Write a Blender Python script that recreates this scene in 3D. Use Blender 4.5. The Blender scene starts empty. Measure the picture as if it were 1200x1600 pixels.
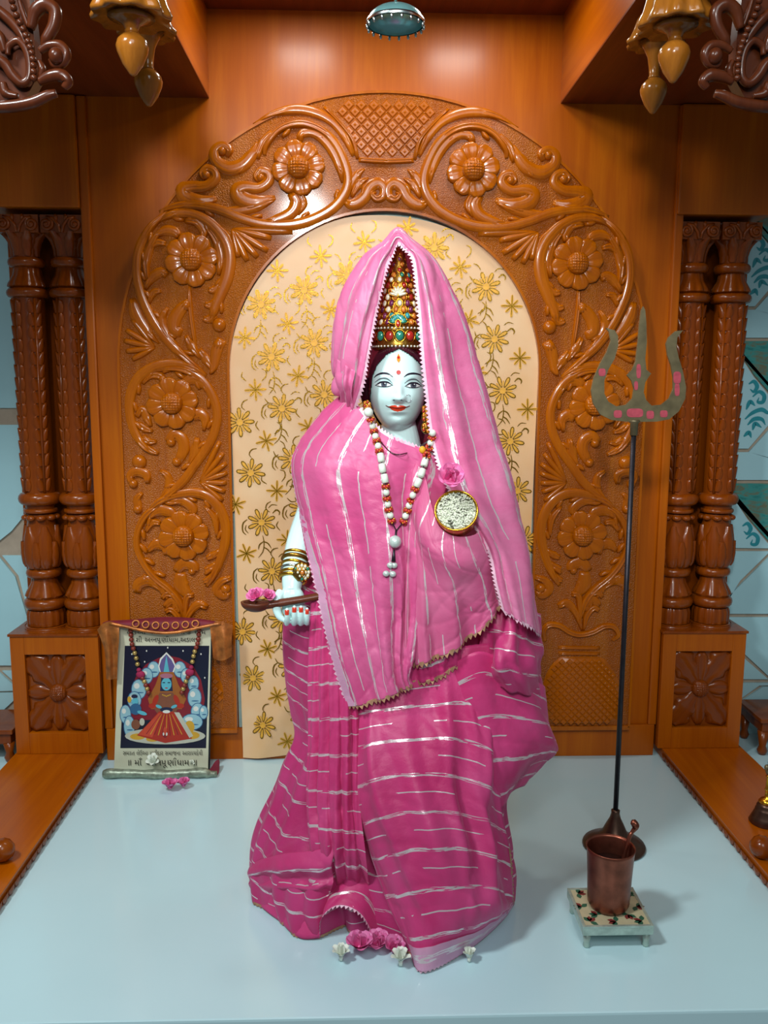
import bpy, bmesh, math, random
import numpy as np
from mathutils import Vector, Matrix
random.seed(7); np.random.seed(7)
scene = bpy.context.scene
COL = scene.collection
PI = math.pi
def hexlin(h):
    h = h.lstrip('#'); out = []
    for i in (0, 2, 4):
        c = int(h[i:i+2], 16)/255
        out.append(c/12.92 if c <= .04045 else ((c+.055)/1.055)**2.4)
    return (*out, 1.0)

# ------------------------------------------------------------------ camera
F, VPX, VPY = 1330.0, 558.0, 600.0
_dy = np.array([(VPX-600)/F, -(VPY-800)/F, 1.0]); _dy /= np.linalg.norm(_dy)
_dz = np.array([0, 1.0, 0]); _dz = _dz-_dy*_dz.dot(_dy); _dz /= np.linalg.norm(_dz)
_dx = np.cross(_dy, _dz)
if _dx[0] < 0: _dx = -_dx
CM = np.array([_dx, _dy, _dz])            # world = CM @ (right, up, forward)
CP = np.array([0.0, -2.19, 1.0])
cam_d = bpy.data.cameras.new('camera'); cam = bpy.data.objects.new('camera', cam_d); COL.objects.link(cam)
cam_d.sensor_fit = 'HORIZONTAL'; cam_d.sensor_width = 36; cam_d.lens = F/1200*36
cam_d.clip_start = .02; cam_d.clip_end = 50
_r, _u, _f = CM[:, 0], CM[:, 1], CM[:, 2]
cam.matrix_world = Matrix(((_r[0], _u[0], -_f[0], CP[0]), (_r[1], _u[1], -_f[1], CP[1]), (_r[2], _u[2], -_f[2], CP[2]), (0, 0, 0, 1)))
scene.camera = cam
def P(u, v, y):                            # photo pixel -> point on the upright plane at depth y
    d = CM @ np.array([(u-600)/F, -(v-800)/F, 1.0]); return CP+d*((y-CP[1])/d[1])
def PZ(u, v, z):                           # photo pixel -> point on the level plane at height z
    d = CM @ np.array([(u-600)/F, -(v-800)/F, 1.0]); return CP+d*((z-CP[2])/d[2])

# ------------------------------------------------------------------ world, lights, exposure
w = bpy.data.worlds.new('world'); scene.world = w; w.use_nodes = True
bg = w.node_tree.nodes['Background']; bg.inputs[0].default_value = (0.80, 0.95, 1.0, 1); bg.inputs[1].default_value = 0.17
vs = scene.view_settings; vs.view_transform = 'Standard'; vs.look = 'None'; vs.exposure = 0.0; vs.gamma = 1; vs.use_curve_mapping = False
def area(name, loc, target, size, power, color, size_y=None):
    l = bpy.data.lights.new(name, 'AREA'); l.energy = power; l.color = color; l.shape = 'RECTANGLE'
    l.size = size; l.size_y = size_y or size
    o = bpy.data.objects.new(name, l); COL.objects.link(o); o.location = loc
    o.rotation_euler = (Vector(target)-Vector(loc)).to_track_quat('-Z', 'Y').to_euler(); return o
KEYC = (0.92, 1.0, 1.0)
area('room_tube_light', (-1.15, -1.75, 2.45), (0.1, -.5, .4), .30, 41, KEYC, .30)
area('room_ceiling_panel', (0.3, -3.3, 2.7), (0.1, -.3, .8), 1.2, 34, KEYC, 1.2)
sl = bpy.data.lights.new('added_front_spot', 'SPOT'); sl.energy = 175; sl.color = (1.0, 1.0, .98); sl.spot_size = math.radians(44); sl.spot_blend = 1.0; sl.shadow_soft_size = .12  # unseen spot, added to brighten the statue's front and the upper wall
so = bpy.data.objects.new('added_front_spot', sl); COL.objects.link(so); so.location = (-.30, -2.9, 1.95); so.rotation_euler = (Vector((.07, -.3, 1.10))-Vector(so.location)).to_track_quat('-Z', 'Y').to_euler()
for x_ in (-.14, .265):                     # two small downlights set in the niche ceiling
    area('ceiling_downlight', (x_, -.28, 1.872), (x_, -.281, 0), .13, 2.3, (1.0, .98, .92), .13)

# ------------------------------------------------------------------ helpers
def link(name, me, mat=None, parent=None, smooth=False, loc=None):
    o = bpy.data.objects.new(name, me); COL.objects.link(o)
    if mat is not None and len(me.materials) == 0:
        for m in (mat if isinstance(mat, (list, tuple)) else [mat]): me.materials.append(m)
    if smooth: me.polygons.foreach_set('use_smooth', [True]*len(me.polygons))
    if loc is not None: o.location = loc
    if parent is not None:
        o.parent = parent
        o.location = Vector(o.location)-parent_world(parent)
    return o
def parent_world(p):
    v = Vector((0, 0, 0))
    while p is not None: v += Vector(p.location); p = p.parent
    return v
def mk(name, verts, faces, mat, parent=None, smooth=True, uvs=None, mids=None):
    """one mesh object; vertices in world space, origin moved to the middle of its base"""
    V = np.asarray(verts, float)
    c = np.array([(V[:, 0].min()+V[:, 0].max())/2, (V[:, 1].min()+V[:, 1].max())/2, V[:, 2].min()])
    me = bpy.data.meshes.new(name); me.from_pydata((V-c).tolist(), [], faces)
    if uvs is not None:
        uv = me.uv_layers.new(name='UVMap'); li = np.zeros(len(me.loops), int); me.loops.foreach_get('vertex_index', li)
        uv.data.foreach_set('uv', np.asarray(uvs, float)[li].ravel())
    o = link(name, me, mat, parent, smooth, c)
    if mids is not None: me.polygons.foreach_set('material_index', mids)
    me.update(); return o
def tag(o, label=None, cat=None, group=None, kind=None):
    if label: o['label'] = label
    if cat: o['category'] = cat
    if group: o['group'] = group
    if kind: o['kind'] = kind
    return o
def thing(name, label, cat, loc=(0, 0, 0), group=None):
    o = bpy.data.objects.new(name, None); COL.objects.link(o); o.location = loc; o.empty_display_size = .05
    return tag(o, label, cat, group)
def inst(name, src, parent, loc, rot=(0, 0, 0), scale=(1, 1, 1)):   # shares mesh data; loc in world space
    o = bpy.data.objects.new(name, src if isinstance(src, bpy.types.Mesh) else src.data); COL.objects.link(o)
    o.rotation_euler = rot; o.scale = scale; o.location = loc
    if parent is not None: o.parent = parent; o.location = Vector(loc)-parent_world(parent)
    return o
class G:                                   # collects shapes for ONE mesh
    def __init__(s): s.v = []; s.f = []; s.m = []; s.mi = 0
    def add(s, V, Fc):
        b = len(s.v); s.v += [tuple(map(float, p)) for p in V]; s.f += [tuple(i+b for i in f) for f in Fc]; s.m += [s.mi]*len(Fc); return s
    def box(s, x0, x1, y0, y1, z0, z1, c=0.0):
        if c <= 0:
            V = [(x, y, z) for z in (z0, z1) for y in (y0, y1) for x in (x0, x1)]
            return s.add(V, [(0, 2, 3, 1), (4, 5, 7, 6), (0, 1, 5, 4), (1, 3, 7, 5), (3, 2, 6, 7), (2, 0, 4, 6)])
        bm = bmesh.new(); r = bmesh.ops.create_cube(bm, size=1)
        for q in bm.verts: q.co = Vector(((x0+x1)/2+q.co.x*(x1-x0), (y0+y1)/2+q.co.y*(y1-y0), (z0+z1)/2+q.co.z*(z1-z0)))
        bmesh.ops.bevel(bm, geom=bm.edges[:], offset=c, segments=2, affect='EDGES', profile=.7)
        bm.verts.index_update(); s.add([q.co[:] for q in bm.verts], [tuple(q.index for q in f.verts) for f in bm.faces]); bm.free(); return s
    def lathe(s, prof, c=(0, 0), n=28, mod=None, close=True, axis=None, org=None):
        """prof: (r, z); mod(theta, i) multiplies r; axis/org put the lathe along another axis"""
        V = []
        for i, (r, z) in enumerate(prof):
            for k in range(n):
                t = 2*PI*k/n; rr = r*(mod(t, i) if mod else 1)
                V.append((c[0]+rr*math.cos(t), c[1]+rr*math.sin(t), z))
        Fc = [(i*n+k, i*n+(k+1) % n, (i+1)*n+(k+1) % n, (i+1)*n+k) for i in range(len(prof)-1) for k in range(n)]
        if close: Fc += [tuple(reversed(range(n))), tuple((len(prof)-1)*n+k for k in range(n))]
        if axis is not None:
            q = Vector((0, 0, 1)).rotation_difference(Vector(axis)); V = [q @ Vector(p)+Vector(org) for p in V]
        return s.add(V, Fc)
    def tube(s, pts, rad, n=8, cap=True, flat=1.0):
        pts = [Vector(p) for p in pts]; m = len(pts)
        if not hasattr(rad, '__len__'): rad = [rad]*m
        T = [((pts[min(i+1, m-1)]-pts[max(i-1, 0)]).normalized()) for i in range(m)]
        up = Vector((0, 0, 1)) if abs(T[0].z) < .9 else Vector((0, 1, 0))
        a = T[0].cross(up).normalized(); V = []
        for i in range(m):
            a = (a-T[i]*a.dot(T[i])).normalized(); b = T[i].cross(a)
            for k in range(n):
                t = 2*PI*k/n; V.append(pts[i]+(a*math.cos(t)+b*math.sin(t)*flat)*rad[i])
        Fc = [(i*n+k, i*n+(k+1) % n, (i+1)*n+(k+1) % n, (i+1)*n+k) for i in range(m-1) for k in range(n)]
        if cap: Fc += [tuple(reversed(range(n))), tuple((m-1)*n+k for k in range(n))]
        return s.add(V, Fc)
    def ball(s, c, r, n=12, m=8, rot=None):
        if not hasattr(r, '__len__'): r = (r, r, r)
        V = [(0, 0, -1)]; 
        for i in range(1, m):
            p = -PI/2+PI*i/m
            for k in range(n): t = 2*PI*k/n; V.append((math.cos(p)*math.cos(t), math.cos(p)*math.sin(t), math.sin(p)))
        V.append((0, 0, 1)); L = len(V)-1
        Fc = [(0, 1+(k+1) % n, 1+k) for k in range(n)]
        for i in range(m-2):
            for k in range(n): Fc.append((1+i*n+k, 1+i*n+(k+1) % n, 1+(i+1)*n+(k+1) % n, 1+(i+1)*n+k))
        Fc += [(L, L-n+k, L-n+(k+1) % n) for k in range(n)]
        W = [Vector((x*r[0], y*r[1], z*r[2])) for x, y, z in V]
        if rot is not None: W = [rot @ p for p in W]
        return s.add([p+Vector(c) for p in W], Fc)
    def prism(s, poly, y0, y1, M=None):      # polygon in (x, z) pushed from y0 to y1
        n = len(poly); V = [(x, y0, z) for x, z in poly]+[(x, y1, z) for x, z in poly]
        return s.add(V, [tuple(range(n)), tuple(reversed(range(n, 2*n)))]+[(i, i+n, (i+1) % n+n, (i+1) % n) for i in range(n)])
    def build(s, name, mat, parent=None, smooth=True):
        return mk(name, s.v, s.f, mat, parent, smooth, mids=(s.m if isinstance(mat, (list, tuple)) else None))
def sharp(o, ang=40):
    o.data.set_sharp_from_angle(angle=math.radians(ang)); return o
def cr(pts, n):                             # Catmull-Rom through pts, n samples
    A = np.asarray(pts, float); m = len(A)
    if m == 1: return np.repeat(A, n, 0)
    B = np.vstack([2*A[0]-A[1], A, 2*A[-1]-A[-2]]); t = np.linspace(0, m-1, n); i = np.minimum(t.astype(int), m-2); f = (t-i)[:, None]
    p0, p1, p2, p3 = B[i], B[i+1], B[i+2], B[i+3]
    return .5*((2*p1)+(-p0+p2)*f+(2*p0-5*p1+4*p2-p3)*f*f+(-p0+3*p1-3*p2+p3)*f**3)
def lerp_list(vals, n):
    return np.interp(np.linspace(0, 1, n), np.linspace(0, 1, len(vals)), vals)

# ------------------------------------------------------------------ materials
class N:
    def __init__(s, name):
        s.m = bpy.data.materials.new(name); s.m.use_nodes = True; s.t = s.m.node_tree; s.b = s.t.nodes['Principled BSDF']
    def n(s, typ, ins=None, **kw):
        nd = s.t.nodes.new('ShaderNode'+typ)
        for k, v in kw.items(): setattr(nd, k, v)
        for k, v in (ins or {}).items(): s.set(nd, k, v)
        return nd
    def set(s, nd, k, v):
        i = nd.inputs[k]
        if isinstance(v, bpy.types.NodeSocket): s.t.links.new(v, i)
        else: i.default_value = v
    def p(s, **kw):
        for k, v in kw.items(): s.set(s.b, k.replace('_', ' '), v)
        return s
    def math(s, op, a, b=None, c=None):
        nd = s.n('Math', operation=op); s.set(nd, 0, a)
        if b is not None: s.set(nd, 1, b)
        if c is not None: s.set(nd, 2, c)
        return nd.outputs[0]
    def ramp(s, fac, stops):
        nd = s.n('ValToRGB', {'Fac': fac}); e = nd.color_ramp.elements
        while len(e) < len(stops): e.new(.5)
        for q, (pos, c) in zip(e, stops): q.position = pos; q.color = c if len(c) == 4 else (*c, 1)
        return nd.outputs[0]
    def mix(s, f, a, b, typ='MIX'):
        nd = s.n('Mix', data_type='RGBA', blend_type=typ); s.set(nd, 0, f); s.set(nd, 6, a); s.set(nd, 7, b); return nd.outputs[2]
    def obj(s): return s.n('TexCoord').outputs['Object']
    def uv(s): return s.n('TexCoord').outputs['UV']
    def mapp(s, vec, scale): return s.n('Mapping', {'Vector': vec, 'Scale': scale}).outputs[0]
    def noise(s, vec, scale, detail=4, rough=.55, dist=0):
        return s.n('TexNoise', {'Vector': vec, 'Scale': scale, 'Detail': detail, 'Roughness': rough, 'Distortion': dist}).outputs[0]
    def bump(s, h, strength=.3, dist=.002):
        s.set(s.b, 'Normal', s.n('Bump', {'Height': h, 'Strength': strength, 'Distance': dist}).outputs[0]); return s
def plain(name, col, rough=.5, metal=0, noise=0.12, scale=30, bump=0, **kw):
    k = N(name); c = hexlin(col) if isinstance(col, str) else col
    f = k.noise(k.obj(), scale)
    d = tuple(x*(1-noise) for x in c[:3])+(1,); e = tuple(min(1, x*(1+noise)) for x in c[:3])+(1,)
    k.p(Base_Color=k.ramp(f, [(.3, d), (.7, e)]), Roughness=rough, Metallic=metal, **kw)
    if bump: k.bump(f, bump)
    return k.m
def wood(name, dark, mid, light, rough=.30, coat=.35, axis=2, bumps=None, gr=1.0, cr_=.10, spec=.22):
    k = N(name); sc = [9*gr, 9*gr, 9*gr]; sc[axis] = .7*gr
    v = k.mapp(k.obj(), sc); a = k.noise(v, 1.6, 5, .6, 1.2)
    sf = [160*gr, 160*gr, 160*gr]; sf[axis] = 5*gr
    b = k.noise(k.mapp(k.obj(), sf), 1, 3, .6)
    f = k.math('ADD', k.math('MULTIPLY', a, .75), k.math('MULTIPLY', b, .25))
    k.p(Base_Color=k.ramp(f, [(.34, hexlin(dark)), (.5, hexlin(mid)), (.66, hexlin(light))]), Roughness=rough, Coat_Weight=coat*.6, Coat_Roughness=cr_, Specular_IOR_Level=spec)
    if bumps == 'punch':
        vv = k.n('TexVoronoi', {'Vector': k.mapp(k.obj(), (330, 330, 330)), 'Scale': 1.0}).outputs[0]; k.bump(vv, .8, .0022)
        k.p(Roughness=.3)
    else: k.bump(b, .05, .001)
    return k.m
M = {}
M['wood'] = wood('varnished_teak', '#9e4900', '#a85200', '#b45e01', rough=.36, cr_=.24, spec=.18)
M['woodx'] = wood('varnished_teak_beam', '#984400', '#a44e00', '#b05a00', axis=1, cr_=.25)
M['carved'] = wood('carved_teak', '#9a4a00', '#a65500', '#b46101', rough=.24, coat=.4)
M['column'] = wood('column_teak', '#702e02', '#7e3804', '#8c4406', rough=.26, coat=.4)
M['punched'] = wood('punched_teak', '#8c4404', '#984e06', '#a45a0a', rough=.28, coat=.3, bumps='punch')
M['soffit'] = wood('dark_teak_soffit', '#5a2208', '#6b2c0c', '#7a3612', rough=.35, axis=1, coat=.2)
M['pale_wood'] = wood('pale_turned_wood', '#7a4610', '#8a5216', '#9a601e', rough=.2)
M['marble'] = plain('white_marble_top', '#c0dfe6', .18, noise=.02, scale=3, Coat_Weight=.2)
M['skin'] = plain('polished_marble', '#cff2f0', .16, noise=.015, scale=8, Coat_Weight=.3)
M['gold'] = plain('gold_metal', '#d9a032', .25, 1, .1, 60)
M['brass'] = plain('old_brass', '#73684c', .42, .6, .25, 40)
M['iron'] = plain('dark_iron', '#37343a', .4, .8, .2, 50)
M['copper'] = plain('worn_copper', '#8a4f3e', .36, .9, .35, 28, bump=.1)
M['bronze'] = plain('brown_bronze', '#5d4438', .35, .85, .25, 30)
M['silver'] = plain('silver_metal', '#b8c4c4', .25, 1, .15, 50)
M['black'] = plain('black_paint', '#14141a', .4)
M['hair'] = plain('painted_dark_hair', '#3c1420', .18, noise=.2, scale=40)
M['red'] = plain('red_enamel', '#b8201a', .3)
M['lips'] = plain('painted_lips', '#cc3a1c', .25)
M['tile'] = plain('glazed_tile', '#a6ced6', .12, noise=.03, scale=6)
M['grout'] = plain('beige_grout', '#a79684', .8)
# ------------------------------------------------------------------ setting
XC = .070                                   # middle of the shrine
XL, XR = -.672, .812                        # inner sides of the column bays
Z_BEAM, Z_CEIL = 1.680, 1.880
def struct(o): o['kind'] = 'structure'; return o
g = G(); g.box(-1.9, 2.0, -.966, .20, -.045, 0, .004)
struct(g.build('floor', M['marble'], smooth=False))
g = G(); g.box(-1.9, 2.0, -.94, .20, -.75, -.046)
struct(g.build('wall_front', plain('pale_plinth', '#cfd6d6', .4)))
g = G(); g.box(XL, XR, .0, .03, 0.0, 1.95)
struct(g.build('wall_back', M['wood'], smooth=False))
g = G(); g.box(-.36, .50, -.90, .03, Z_CEIL, Z_CEIL+.03)
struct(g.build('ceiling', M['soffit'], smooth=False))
for x0, x1, nm in ((-1.5, -.357, 'trim_1'), (.497, 1.6, 'trim_2')):       # deep side beams
    b = struct(mk(nm, *(lambda q: (q.v, q.f))(G().box(x0, x1, -.90, .14, Z_BEAM+.004, Z_CEIL+.05)), M['woodx'], smooth=False))
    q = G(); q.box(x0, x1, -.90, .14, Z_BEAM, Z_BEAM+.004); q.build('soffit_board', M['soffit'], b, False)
# plinth rail under the arch, slim mouldings at the wall's edges
g = G(); g.box(XL+.004, XR-.004, -.012, 0, .0, .088, .003); struct(g.build('baseboard_back', M['wood'], smooth=False))
for k, (x, nm) in enumerate(((XL, 'trim_3'), (XR, 'trim_4'))):
    s = 1 if k == 0 else -1; g = G(); g.box(min(x, x+s*.022), max(x, x+s*.022), -.012, 0, .088, Z_BEAM-.002, .004)
    struct(g.build(nm, M['wood'], smooth=False))

def scallop_mesh():
    g = G(); n = 8
    prof = [(math.cos(PI*k/n)*.0135, -math.sin(PI*k/n)*.014) for k in range(n+1)]
    for k in range(n):                       # a leaf-shaped drop, face towards +x, lying in (y, z)
        pass
    V = [(.004, p, q+.016) for p, q in prof]+[(0, p*1.05, q*1.05+.016) for p, q in prof]+[(.006, 0, .010)]
    Fc = [(k, k+1, 2*n+2) for k in range(n)]+[(k+1, k, n+1+k, n+2+k) for k in range(n)]+[(n, 0, 2*n+2)]
    g.add(V, Fc); me = bpy.data.meshes.new('scallop'); me.from_pydata(g.v, [], g.f); me.materials.append(M['column']); return me
SCAL = scallop_mesh()
for sgn, nm, xi, xo in ((1, 'trim_5', -.684, -.905), (-1, 'trim_6', .826, 1.045)):      # ledges along both sides
    g = G(); g.box(min(xi, xo), max(xi, xo), -.965, .13, .0005, .022, 0)
    g.box(min(xi, xo), max(xi, xo), -.965, .13, .022, .0275, .0015)
    led = struct(g.build(nm, M['woodx'], smooth=False))
    y = -.95
    while y < -.02:
        inst('scallop', SCAL, led, (xi, y, .001), (0, 0, 0 if sgn > 0 else PI)); y += .030

# ------------------------------------------------------------------ tiled side walls
YT = .135
teal = plain('teal_glaze', '#2b8f9b', .15, noise=.3, scale=12)
kk = N('green_marbled_glaze'); f_ = kk.noise(kk.mapp(kk.obj(), (10, 10, 26)), 1.5, 6, .65, 1.0)
kk.p(Base_Color=kk.ramp(f_, [(.3, hexlin('#1f6a66')), (.48, hexlin('#3b8d88')), (.62, hexlin('#6d6a50')), (.75, hexlin('#2c7c80'))]), Roughness=.15); M['marbled'] = kk.m
def tile_wall(nm, x0, x1, pieces):
    g = G(); g.box(x0, x1, YT, YT+.05, -.04, 2.0)
    w_ = struct(g.build(nm, M['grout'], smooth=False))
    for poly, m in pieces:
        pts = [P(u, v, YT) for u, v in poly]; xs = [(min(max(p[0], x0), x1), p[2]) for p in pts]
        c = np.mean(xs, 0); xs = [(c[0]+(x-c[0])*.985, c[1]+(z-c[1])*.985) for x, z in xs]
        G().prism(xs, YT-.006, YT+.001).build('tile', m, w_, False)
    return w_
R = []
for v0 in (86, 308, 530, 752):
    d = v0-530; sx = -d*.045
    S = lambda pts: [(u+sx, v+d) for u, v in pts]
    R.append((S([(1120, 532), (1330, 532), (1330, 750), (1224, 640), (1178, 588), (1142, 532)]), M['marbled']))
    if v0 < 700:
        R.append((S([(1176, 588), (1220, 641), (1168, 702), (1060, 702), (1060, 532), (1140, 532)]), M['tile']))
        R.append((S([(1060, 706), (1168, 706), (1223, 645), (1330, 754), (1330, 750), (1060, 750)]), M['tile']))
    else:
        R.append((S([(1176, 588), (1216, 635), (1060, 634), (1060, 532), (1140, 532)]), M['tile']))
R += [([(1060, 860), (1203, 860), (1155, 907), (1060, 990)], M['tile']), ([(1060, 959), (1330, 959), (1330, 860), (1209, 860), (1159, 909), (1110, 957)], M['tile']),
      ([(1060, 963), (1330, 963), (1330, 1095), (1200, 1057), (1157, 1017), (1120, 963)], M['tile']), ([(1060, 965), (1118, 965), (1153, 1020), (1200, 1061), (1060, 1061)], M['tile']),
      ([(1060, 1066), (1330, 1066), (1185, 1070), (1150, 1095), (1060, 1095)], M['tile']), ([(1155, 1095), (1190, 1072), (1330, 1069), (1330, 1095)], M['tile']),
      ([(1060, 1099), (1330, 1099), (1330, 1166), (1060, 1166)], M['tile'])]
wr = tile_wall('wall_right', 1.0, 1.9, R)
def flat_curl(px, w, parent, nm, y, mat):
    c = cr([(P(u, v, y)[0], P(u, v, y)[2]) for u, v in px], 26); t = np.gradient(c, axis=0); t /= np.linalg.norm(t, axis=1)[:, None]+1e-9
    nrm = np.stack([-t[:, 1], t[:, 0]], 1); W = lerp_list(w, 26)[:, None]*.0017
    a, b = c+nrm*W, c-nrm*W; V = [(p[0], y, p[1]) for p in a]+[(p[0], y, p[1]) for p in b]
    mk(nm, V, [(i, i+1, 27+i, 26+i) for i in range(25)], mat, parent, False)
for v0 in (308, 530, 752):
    d = v0-530; sx = -d*.045
    for cv in ([(1170, 600), (1178, 596), (1183, 604), (1178, 612), (1172, 608)], [(1176, 620), (1186, 612), (1194, 618), (1192, 628), (1184, 628), (1186, 621)],
               [(1164, 655), (1176, 645), (1190, 640), (1200, 645), (1206, 640)], [(1168, 664), (1178, 655), (1190, 655), (1196, 664)], [(1176, 672), (1180, 662), (1190, 668)],
               [(1166, 640), (1172, 628), (1180, 634)], [(1162, 682), (1170, 676), (1174, 684)]):
        if v0 == 752 and cv[0][1] > 630: continue
        flat_curl([(u+sx, v+d) for u, v in cv], [1, 3, 3.5, 2.5, .5], wr, 'printed_curl', YT-.0066, teal)
L = []
for a, b in ((-40, 330), (334, 640)): L.append(([(-160, a), (160, a), (160, b), (-160, b)], M['tile']))
L += [([(-160, 662), (160, 662), (160, 790), (20, 830), (0, 846), (-40, 852), (-160, 852)], M['tile']), ([(-160, 868), (0, 868), (26, 900), (120, 1040), (-160, 1040)], M['tile']),
      ([(4, 866), (160, 866), (160, 1040), (124, 1040), (30, 898)], M['tile']), ([(-60, 1047), (-2, 1047), (-31, 1078)], M['tile']), ([(-30, 1080), (0, 1049), (32, 1078)], M['tile']),
      ([(4, 1047), (70, 1047), (36, 1076)], M['tile']), ([(-28, 1082), (34, 1081), (34, 1083), (2, 1113)], M['tile']), ([(38, 1080), (68, 1051), (68, 1110)], M['tile']), ([(-33, 1082), (-2, 1114), (-60, 1114)], M['tile']),
      ([(-160, 1120), (160, 1120), (160, 1181), (-160, 1181)], M['tile'])]
wl = tile_wall('wall_left', -1.8, -.88, L)
# ------------------------------------------------------------------ bays: post, backing board, pedestal
def petal_mesh(name, L_, W_, H, r0, mat, n=9, m=7, tip=.55, ridges=3, lobes=0):
    """petal in the (x, z) plane pointing to +z from r0 to L_, bulging to -y"""
    V = []
    for i in range(n):
        s = i/(n-1); wd = W_*math.sin(PI*(.10+.80*s**(1+tip)))**.75
        if lobes: wd *= 1+.16*math.sin(s*lobes*2*PI)
        for j in range(m):
            t = 2*j/(m-1)-1
            h = H*(1-abs(t)**5)**.5*(.72+.28*t*t)*(.40+.60*min(1, 2.2*s))*(1-.20*math.cos(ridges*PI*t)**4)*(1 if s < .9 else .8) if 0 < j < m-1 else -.001
            ex = .06*L_*(1-t*t)*(s > .9)
            V.append((t*wd, -h, r0+s*(L_-r0)+ex*0))
    Fc = [(i*m+j, i*m+j+1, (i+1)*m+j+1, (i+1)*m+j) for i in range(n-1) for j in range(m-1)]+[tuple((n-1)*m+j for j in range(m))]
    me = bpy.data.meshes.new(name); me.from_pydata(V, [], Fc); me.materials.append(mat)
    me.polygons.foreach_set('use_smooth', [True]*len(me.polygons)); return me
PED_LEAF = petal_mesh('leaf', .090, .036, .012, .012, M['column'], 15, 9, .5, 3, 3)
PED_LEAF2 = petal_mesh('leaf', .090, .021, .010, .010, M['column'], 9, 7, .5, 2)
PED_LEAF3 = petal_mesh('leaf', .070, .021, .009, .010, M['column'], 9, 7, .5, 2)
def dome_mesh(name, r, h, mat, cells=13, n=56):
    g = G(); V = []; m = 20
    for i in range(m):
        a = PI/2*i/(m-1)
        for k in range(n):
            t = 2*PI*k/n; x, z = r*math.cos(a)*math.cos(t), r*math.cos(a)*math.sin(t)
            bmp = .09*abs(math.sin(x/r*cells))*abs(math.sin(z/r*cells)) if 0 < i < m-1 else 0
            V.append((x, -h*(math.sin(a)*.9+bmp*2.2), z))
    Fc = [(i*n+k, (i+1)*n+k, (i+1)*n+(k+1) % n, i*n+(k+1) % n) for i in range(m-1) for k in range(n)]+[tuple((m-1)*n+k for k in range(n))[::-1]]
    me = bpy.data.meshes.new(name); me.from_pydata(V, [], Fc); me.materials.append(mat); me.polygons.foreach_set('use_smooth', [True]*len(me.polygons)); return me
PED_DOME = dome_mesh('centre_boss', .023, .017, M['column'])
for side, x0, x1 in (('left', -.9, XL-.001), ('right', XR+.001, 1.036)):
    xm = (x0+x1)/2
    g = G(); g.box(x0-.02, x1, -.02, .10, 1.4195, Z_BEAM-.002, .005); g.box(x0-.03, x1-.03 if side == 'left' else x1, -.026, -.018, 1.44, Z_BEAM-.003, .002) if 0 else None
    struct(g.build('trim_7' if side == 'left' else 'trim_8', M['wood'], smooth=False))
    g = G(); g.box(x0+.004, x1-.004, .10, .128, .352, 1.419); struct(g.build('trim_9' if side == 'left' else 'trim_10', M['column'], smooth=False))
    t = thing('carved_pedestal', 'square wooden pedestal with carved eight-leaf panel on the %s side' % side + (', beside the framed picture' if side == 'left' else ', behind the trident'), 'pedestal', (xm, .03, .028), 'carved pedestals under the twin columns')
    g = G(); g.box(x0, x1, -.014, .13, .028, .349, .002); g.build('body', M['column'], t, False)
    zt, zb, px0, px1 = .300, .086, x0+.036, x1-.036
    for a, b, c, d, nm in ((x0, px0, .028, .349, 'stile'), (px1, x1, .028, .349, 'stile'), (px0, px1, zt, .349, 'rail'), (px0, px1, .028, zb, 'rail')):
        g = G(); g.box(a, b, -.030, -.0145, c, d, .0015); g.build(nm, M['wood'], t, False)
    g = G(); g.box(x0-.004, x1+.004 if side == 'right' else x1, -.034, .13, .349, .356, .002); g.build('cap', M['column'], t, False)
    c = (xm, -.0145, (zt+zb)/2)
    for k in range(4):
        inst('leaf', PED_LEAF, t, c, (0, [.62, PI-.62, PI+.62, -.62][k], 0), (1, 1.1, 1.35))
        inst('leaf', PED_LEAF2 if k % 2 == 0 else PED_LEAF3, t, (c[0], c[1]-.001, c[2]), (0, k*PI/2, 0), (1, 1, 1.12))
    inst('centre_boss', PED_DOME, t, (c[0], c[1]-.004, c[2]))

# ------------------------------------------------------------------ columns
YC = .044; PXM = .00168
def zv(v): return float(P(110, v, YC-.045)[2])
def leafscale_mesh():
    V = []; n, m = 8, 5
    for i in range(n):
        s = i/(n-1); wd = .0125*(math.sin(PI*(.22+.62*s))**.7); lift = .0045+.0022*s
        for j in range(m):
            t = 2*j/(m-1)-1; V.append((t*wd, -(lift*(1-.35*t*t) if abs(t) < .99 else -.001), .036*s-.009*t*t*s))
    Fc = [(i*m+j, i*m+j+1, (i+1)*m+j+1, (i+1)*m+j) for i in range(n-1) for j in range(m-1)]
    V += [(p[0], .003, p[2]-.003) for p in V[-m:]]; b = n*m
    Fc += [(b-m+j, b-m+j+1, b+j+1, b+j) for j in range(m-1)]
    me = bpy.data.meshes.new('leaf'); me.from_pydata(V, [], Fc); me.materials.append(M['column']); me.polygons.foreach_set('use_smooth', [True]*len(me.polygons)); return me
LEAF_SC = leafscale_mesh()
def tor(r, v0, v1, n=7):                     # rounded ring between two pixel heights
    z0, z1 = zv(v0), zv(v1); h = (z1-z0)/2; c = (z0+z1)/2
    return [((r-h*.8)+h*.8*math.sin(PI*(k+.0)/(n-1))+.0, c-h*math.cos(PI*k/(n-1))) for k in range(n)]
def flute(n, a): return lambda t, i: 1+a*abs(math.sin(n*t/2))-a
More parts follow.
